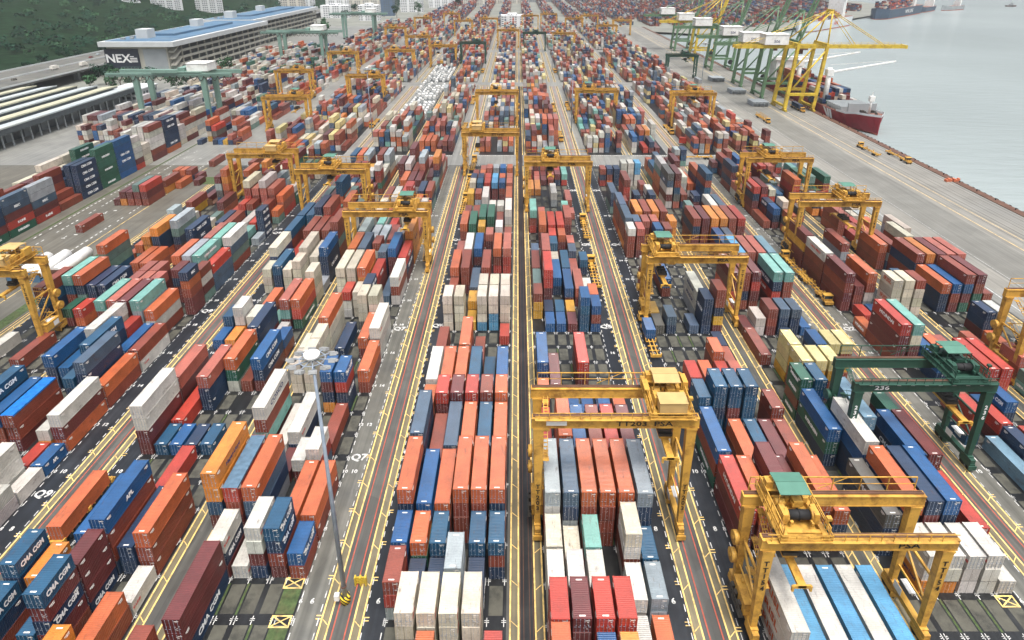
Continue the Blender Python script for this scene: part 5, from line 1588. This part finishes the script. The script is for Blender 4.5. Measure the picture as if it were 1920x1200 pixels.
# ================================================================== BUILDINGS ON THE LEFT
def warehouse():
    t=thing('warehouse','low warehouse at far left with five long white and cream saw-tooth roofs','warehouse',(0,0,0))
    m=MB()
    for i in range(30): m.box(-268.6,-268.0,232+i*6.8,232.6+i*6.8,0,8)
    m.box(-345,-276,214,434,0,8.2); link('wall',m.mesh('wall',M['wall_grey']),t)
    for i in range(6):
        x1=-266-i*14.2; x0=x1-9.6
        m=MB(); y=210
        P4=[(x1,210,11.2),(x1,436,11.2),(x0-1.5,436,9.9),(x0-1.5,210,9.9)]
        a=[m.b.verts.new(p) for p in P4]; c=[m.b.verts.new((p[0],p[1],p[2]-.25)) for p in P4]; m.b.faces.new(a); m.b.faces.new(c[::-1])
        for q in range(4): m.b.faces.new((a[q],a[(q+1)%4],c[(q+1)%4],c[q]))
        m.box(x1-.1,x1+.25,210,436,10.6,11.4)
        link('roof',m.mesh('roof',M['roof_white'] if i%2==0 else M['roof_cream']),t)
        m=MB(); m.box(x1-.6,x1-.2,210,436,7.6,10.9); link('skylight',m.mesh('skylight',M['window_and_shade']),t)
    for i in range(14): m=MB(); m.box(-275.9,-275.6,236+i*13.5,244+i*13.5,.3,5); link('loading_door',m.mesh('loading_door',M['window_and_shade']),t)

    m=MB(); m.box(-282,-262,432,452,0,9); m.box(-283,-261,431,453,9,9.8); link('office',m.mesh('office',M['wall_white']),t)
    for z in (2.0,5.5):
        for i in range(5):
            m=MB(); m.box(-281+i*4,-278.4+i*4,431.8,431.97,z,z+1.8); link('window',m.mesh('window',M['window_and_shade']),t)
            m=MB(); m.box(-261.98,-261.8,434+i*3.6,436+i*3.6,z,z+1.8); link('window',m.mesh('window',M['window_and_shade']),t)
warehouse()
def depot(name,label,x0,x1,y0,y1,H,floors,sign=False):
    """long storey-decked warehouse: open galleries along its yard side, wide flat eaves and a blue roof"""
    t=thing(name,label,'warehouse',(0,0,0))
    m=MB(); m.box(x0,x1-5,y0,y1,0,H-4); link('wall',m.mesh('wall',M['wall_cream']),t)
    fh=(H-4)/floors
    for f in range(floors):
        z=f*fh; m=MB(); m.box(x1-4.95,x1,y0+14,y1,z+fh-.5,z+fh); m.box(x1-.35,x1+.01,y0+14.02,y1-.02,z+fh+.003,z+fh+1.5) if f<floors-1 else None
        link('gallery_band',m.mesh('gallery_band',M['wall_cream']),t)
    n=int((y1-y0)/14)
    for i in range(n): m=MB(); m.box(x1-1.4,x1-.36,y0+15+i*14,y0+15.9+i*14,0,H-4.02); link('pillar',m.mesh('pillar',M['wall_cream']),t)
    m=MB(); m.box(x1-4.96,x1-4.9,y0+14,y1,0,H-4.1)  # dark sheet laid over the wall, standing in for shade inside the galleries
    link('gallery_shade',m.mesh('gallery_shade',M['window_and_shade']),t)
    m=MB(); m.box(x0-4,x1+3,y0-4,y1+3,H-4,H); link('eaves',m.mesh('eaves',M['wall_white']),t)
    m=MB(); m.box(x0,x1-1,y0,y1-1,H,H+.5); m.box(x0+14,x1-18,y0+40,y1-40,H+.5,H+2.4); rf=link('roof',m.mesh('roof',M['roof_blue']),t)
    m=MB()
    for i in range(8):
        y=y0+8+i*14; m.box(x0+8,x0+11,y,y+3,H+.5,H+2.2); m.box(x0+14,x0+16,y+4,y+7,H+.5,H+1.6)
    link('roof_plant',m.mesh('roof_plant',M['wall_grey']),rf)
    m=MB(); m.box(x0+16,x0+26,y0+18,y0+30,H+.5,H+8); m.box(x0+18,x0+26,y0+108,y0+120,H+.5,H+9); link('lift_house',m.mesh('lift_house',M['wall_white']),rf)
    # ramp flights at the near corner
    for f in range(floors):
        m=MB(); z=f*fh; P4=[(x1+.2,y0+1,z+.2),(x1+.2,y0+13,z+fh+.2),(x1+.2,y0+13,z+fh+1.4),(x1+.2,y0+1,z+1.4)]
        a=[m.b.verts.new(p) for p in P4]; c=[m.b.verts.new((p[0]-4.8,p[1],p[2])) for p in P4]
        m.b.faces.new(a); m.b.faces.new(c[::-1])
        for i in range(4): m.b.faces.new((a[i],a[(i+1)%4],c[(i+1)%4],c[i]))
        link('stair_flight',m.mesh('stair_flight',M['wall_cream']),t)
    if sign:
        m=MB(); m.box(x0-2,x0+26,y0-1.0,y0-.2,9,25); sg=link('sign_board',m.mesh('sign_board',M['letter_navy_dark']),t)
        link('lettering',textmesh('NEX',M['letter_white'],9.5,'CENTER',.25,1.1),sg,(x0+8.6,y0-1.05,17),(R(90),0,0))
        m=MB(); 
        for i in range(4): m.box(x0+18.5,x0+(24.5 if i else 22),y0-1.1,y0-1.02,18.5-i*1.4,19.2-i*1.4)
        link('small_print',m.mesh('small_print',M['letter_white']),sg)
        m=MB(); m.box(x0+30,x1-6,y0-.5,y0-.02,6,25); link('cladding',m.mesh('cladding',M['wall_grey']),t)
mk('letter_navy_dark',lin(36,42,56),.5,var=.05)
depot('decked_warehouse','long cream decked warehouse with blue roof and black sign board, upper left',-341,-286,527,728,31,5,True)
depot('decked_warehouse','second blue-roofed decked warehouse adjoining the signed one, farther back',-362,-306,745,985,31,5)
# elevated expressway with piers and cars
t=thing('expressway_bridge','grey elevated expressway with parapets passing behind the warehouse at left','bridge',(0,0,0))
m=MB(); m.box(-417,-360,330,1300,7.6,9.0); link('deck',m.mesh('deck',M['lane_grey']),t)
for x in (-417.4,-389,-360):
    m=MB(); m.box(x,x+.5,330,1300,9.0,10.1); link('parapet',m.mesh('parapet',M['wall_white']),t)
for i in range(16):
    m=MB(); m.box(-372,-368,350+i*58,353+i*58,0,7.6); m.box(-410,-406,350+i*58,353+i*58,0,7.6); m.box(-414,-364,350+i*58,353+i*58,6,7.6); link('pier',m.mesh('pier',M['wall_grey']),t)
def car(label,X,Y,k,big=False,rz=0):
    t=thing('car' if not big else 'lorry',label,'car' if not big else 'lorry',(X,Y,9.02),rz,'vehicles on the expressway'); mt=newmat('car_'+k,lin(*PAL[k]),.3)
    m=MB()
    if big: m.box(-1.2,1.2,-4,2.0,1,3.6); m.box(-1.15,1.15,2.2,4,.6,2.8)
    else: m.box(-.9,.9,-2.2,2.2,.35,.95); m.prism([(-.78,-1.6),(.78,-1.6),(.78,1.0),(-.78,1.0)],.95,1.5)
    link('body',m.mesh('body',mt),t)
    for y in ((-1.4,1.4) if not big else (-2.8,3)):
        for s in (-.8,.8): m=MB(); m.bar((s-.12,y,.33),(s+.12,y,.33),.66,0,8); link('wheel',m.mesh('wheel',M['black_rubber']),t)
for i,(X,Y,k,bg_) in enumerate(((-379,470,'k',False),(-383,520,'w',True),(-372,540,'w',True),(-398,590,'m',False),(-404,610,'g',False),(-377,640,'w',False),(-384,690,'s',False),(-402,720,'w',False),(-371,760,'g',True),(-383,820,'w',False))):
    car(['dark car','white lorry','white lorry','maroon car','silver car','white car','blue-grey car','white car','grey lorry','white car'][i]+' on the elevated expressway, number %d from the near end'%(i+1),X,Y,k,bg_)
sheet('service_road',[(-600,-418,430,900)],.006,M['asphalt_road'])
def tower(label,x,y,w,d,h,rz,mat='wall_white',cat='tower block',group='buildings of the hazy city edge'):
    t=thing('apartment_tower' if h>45 else 'city_building',label,cat,(x,y,0),rz,group)
    m=MB(); m.box(-w/2,w/2,-d/2,d/2,0,h); m.box(-w*.2,w*.2,-d*.2,d*.2,h,h+3); link('wall',m.mesh('wall',M[{'wall_white':'win_white','wall_cream':'win_cream','wall_grey':'win_grey','roof_blue':'win_blue'}[mat]]),t)
for i,(x,y,w,h) in enumerate(((-770,1080,46,84),(-712,1105,44,86),(-655,1085,48,82),(-598,1110,46,86),(-545,1150,40,80),(-835,1180,44,84))):
    tower(['leftmost white apartment tower above the trees','second white apartment tower from the left','middle white apartment tower behind the blue roof','fourth white apartment tower from the left','white apartment tower at the right of its row','white apartment tower half hidden by the wooded hill'][i],x,y,w,22,h,R(-18))
CB=[(-330,1180,50,24,22,'wall_white'),(-255,1120,34,20,26,'wall_white'),(-245,1230,24,18,40,'roof_blue'),(-300,1290,60,26,30,'wall_cream'),(-215,1330,44,22,34,'wall_white'),(-170,1480,60,30,42,'wall_white'),(-95,1560,70,30,36,'wall_cream'),(-370,1350,50,26,44,'wall_white'),(-430,1250,40,24,36,'wall_cream'),(-480,1420,70,30,60,'wall_white'),(-255,1500,60,26,30,'wall_grey'),(-30,1640,80,30,30,'wall_cream'),(60,1700,90,30,26,'wall_grey'),(-8,1015,36,20,17,'wall_white'),(-330,1560,60,26,40,'wall_white'),(-560,1560,70,26,50,'wall_cream'),(150,1780,90,30,30,'wall_white')]
for i,(x,y,w,d,h,mt) in enumerate(CB):
    tower(['low white hall left of the far cranes','white block with small windows in the hazy distance','narrow blue-grey block standing among white ones','cream slab block at upper left centre','pale block beside the narrow blue one','wide white block at the top edge','long cream block at the top edge','tall white block behind the second warehouse','cream block behind the second warehouse roof','largest pale slab at the top left','grey shed in the distance left of centre','cream shed at the top near the centre','grey shed at the top centre','white cabin block standing in the middle of the far yard','white slab at the top, left of centre','cream slab at the top far left','white hall at the top right of centre'][i],x,y,w,d,h,R(random.uniform(-8,8)),mt,'building')
# ================================================================== TREES
def crown_mesh(seed,rx,ry,rz_,nc,nl,leafs=1.0):
    r=random.Random(seed); m=MB()
    lobes=[]
    for i in range(nc):
        a=r.uniform(0,6.28); q=math.sqrt(r.random()); lobes.append((rx*q*.75*math.cos(a),ry*q*.75*math.sin(a),rz_*r.uniform(-.45,.75),r.uniform(.28,.5)))
    for lx,ly,lz,s in lobes:
        for k in range(nl):
            d=Vector((r.gauss(0,1),r.gauss(0,1),r.gauss(0,1))).normalized(); q=r.uniform(.6,1.05)
            c=Vector((lx+d.x*s*rx*q,ly+d.y*s*ry*q,lz+d.z*s*rz_*q)); n=(d+Vector((r.uniform(-.6,.6),r.uniform(-.6,.6),r.uniform(0,.8)))).normalized()
            u=n.orthogonal().normalized(); v=n.cross(u); w=leafs*r.uniform(.5,1.0)
            m.poly([c+u*w,c+v*w*.7,c-u*w,c-v*w*.7])
    return m.mesh('crown',[M['leaf'] if seed%3 else M['leaf_light']])
TM=[crown_mesh(s,5+s%3,5+s%2,4.5+s%4,11,34,1.0) for s in range(6)]
tr_=MB(); tr_.bar((0,0,0),(0,0,6),.7,0,8,.4); 
for i in range(5):
    a=i*1.3; tr_.bar((0,0,4+i*.4),(2.6*math.cos(a),2.6*math.sin(a),7.5+i*.3),.3,0,6,.12)
TRM=tr_.mesh('trunk',M['bark'])
def tree(label,x,y,s=1,z=0):
    t=thing('broadleaf_tree',label,'tree',(x,y,z),random.uniform(0,6.28),'trees at the edge of the wooded hill'); t.scale=(s,s,s)
    link('crown',random.choice(TM),t,(0,0,9)); link('trunk',TRM,t)
hr=random.Random(3)
def hz(x,y):
    d=max(0,min(1,(-430-x)/330)); e=max(0,min(1,(y-520)/300)); return 2+44*d*d*(3-2*d)*(.4+.6*e)+3*math.sin(x*.03)*math.cos(y*.025)
m=MB(); g_={}
xs=[-430-i*30 for i in range(36)]; ys=[430+i*34 for i in range(40)]
for i,x in enumerate(xs):
    for j,y in enumerate(ys): g_[i,j]=m.b.verts.new((x,y,hz(x,y) if i else .01))
for i in range(len(xs)-1):
    for j in range(len(ys)-1): m.b.faces.new((g_[i,j],g_[i,j+1],g_[i+1,j+1],g_[i+1,j]))
for f in m.b.faces: f.smooth=True
tag(link('wooded_hill',m.mesh('wooded_hill',M['forest_floor'])),kind='structure')
# the wood on the hill: one mass
m=MB(); r=random.Random(9)
for i in range(1150):
    x=r.uniform(-1150,-446); y=r.uniform(500,1500)
    if y>1030 and -900<x<-500 and r.random()<.75: continue
    R0=r.uniform(4.5,9); zc=hz(x,y)+R0*.7
    for k in range(46):
        d=Vector((r.gauss(0,1),r.gauss(0,1),abs(r.gauss(0,1))*.9-.15)).normalized(); q=r.uniform(.7,1.1); c=Vector((x,y,zc))+Vector((d.x*R0*q,d.y*R0*q,d.z*R0*.85*q))
        n=(d+Vector((r.uniform(-.7,.7),r.uniform(-.7,.7),r.uniform(0,.7)))).normalized(); u=n.orthogonal().normalized(); v=n.cross(u); w=r.uniform(.9,2.0)
        f=m.poly([c+u*w,c+v*w*.75,c-u*w,c-v*w*.75]); f.material_index=0 if (i*7)%5 else 1
o=link('hillside_wood',m.mesh('hillside_wood',[M['leaf'],M['leaf_light']])); tag(o,'dense dark green wood covering the hill at upper left','wood',kind='stuff')
TL=[(-436,505),(-441,530),(-434,556),(-440,585),(-437,612),(-443,640),(-436,668),(-441,700),(-436,735),(-442,770),(-437,810),(-300,462),(-292,470),(-306,480),(-314,458),(-282,478),(-250,455),(-246,470),(-240,520),(-330,500),(-262,500),(-240,800),(-420,1010),(-450,1060),(-380,1090),(-290,1090),(-310,1230),(-190,1240),(-220,1180),(-260,1400),(-130,1420)]
for i,(x,y) in enumerate(TL):
    if i<11: l='roadside tree at the foot of the wooded hill, %s from the near end'%ORD[i]
    elif i<21: l='bushy dark tree between warehouse and pale green rail crane, %s of the clump'%ORD[i-11]
    else: l='small hazy tree among the far pale buildings, %s from the left warehouse'%ORD[i-21]
    tree(l,x,y,random.uniform(.75,1.25) if i<21 else random.uniform(1.2,1.8))
# ================================================================== HAZE
m=MB(); m.box(-1700,1900,-120,3600,-6,118); hz_=link('haze',m.mesh('haze',[]))
hm_=bpy.data.materials.new('haze'); hm_.use_nodes=True; tn=hm_.node_tree; tn.nodes.clear()
pv=tn.nodes.new('ShaderNodeVolumePrincipled'); pv.inputs['Color'].default_value=(.92,.95,.96,1); pv.inputs['Density'].default_value=.00009; pv.inputs['Anisotropy'].default_value=.2
ou=tn.nodes.new('ShaderNodeOutputMaterial'); tn.links.new(pv.outputs[0],ou.inputs['Volume'])
hz_.data.materials.append(hm_); tag(hz_,'thin pale haze lying over the whole port','haze',kind='stuff')
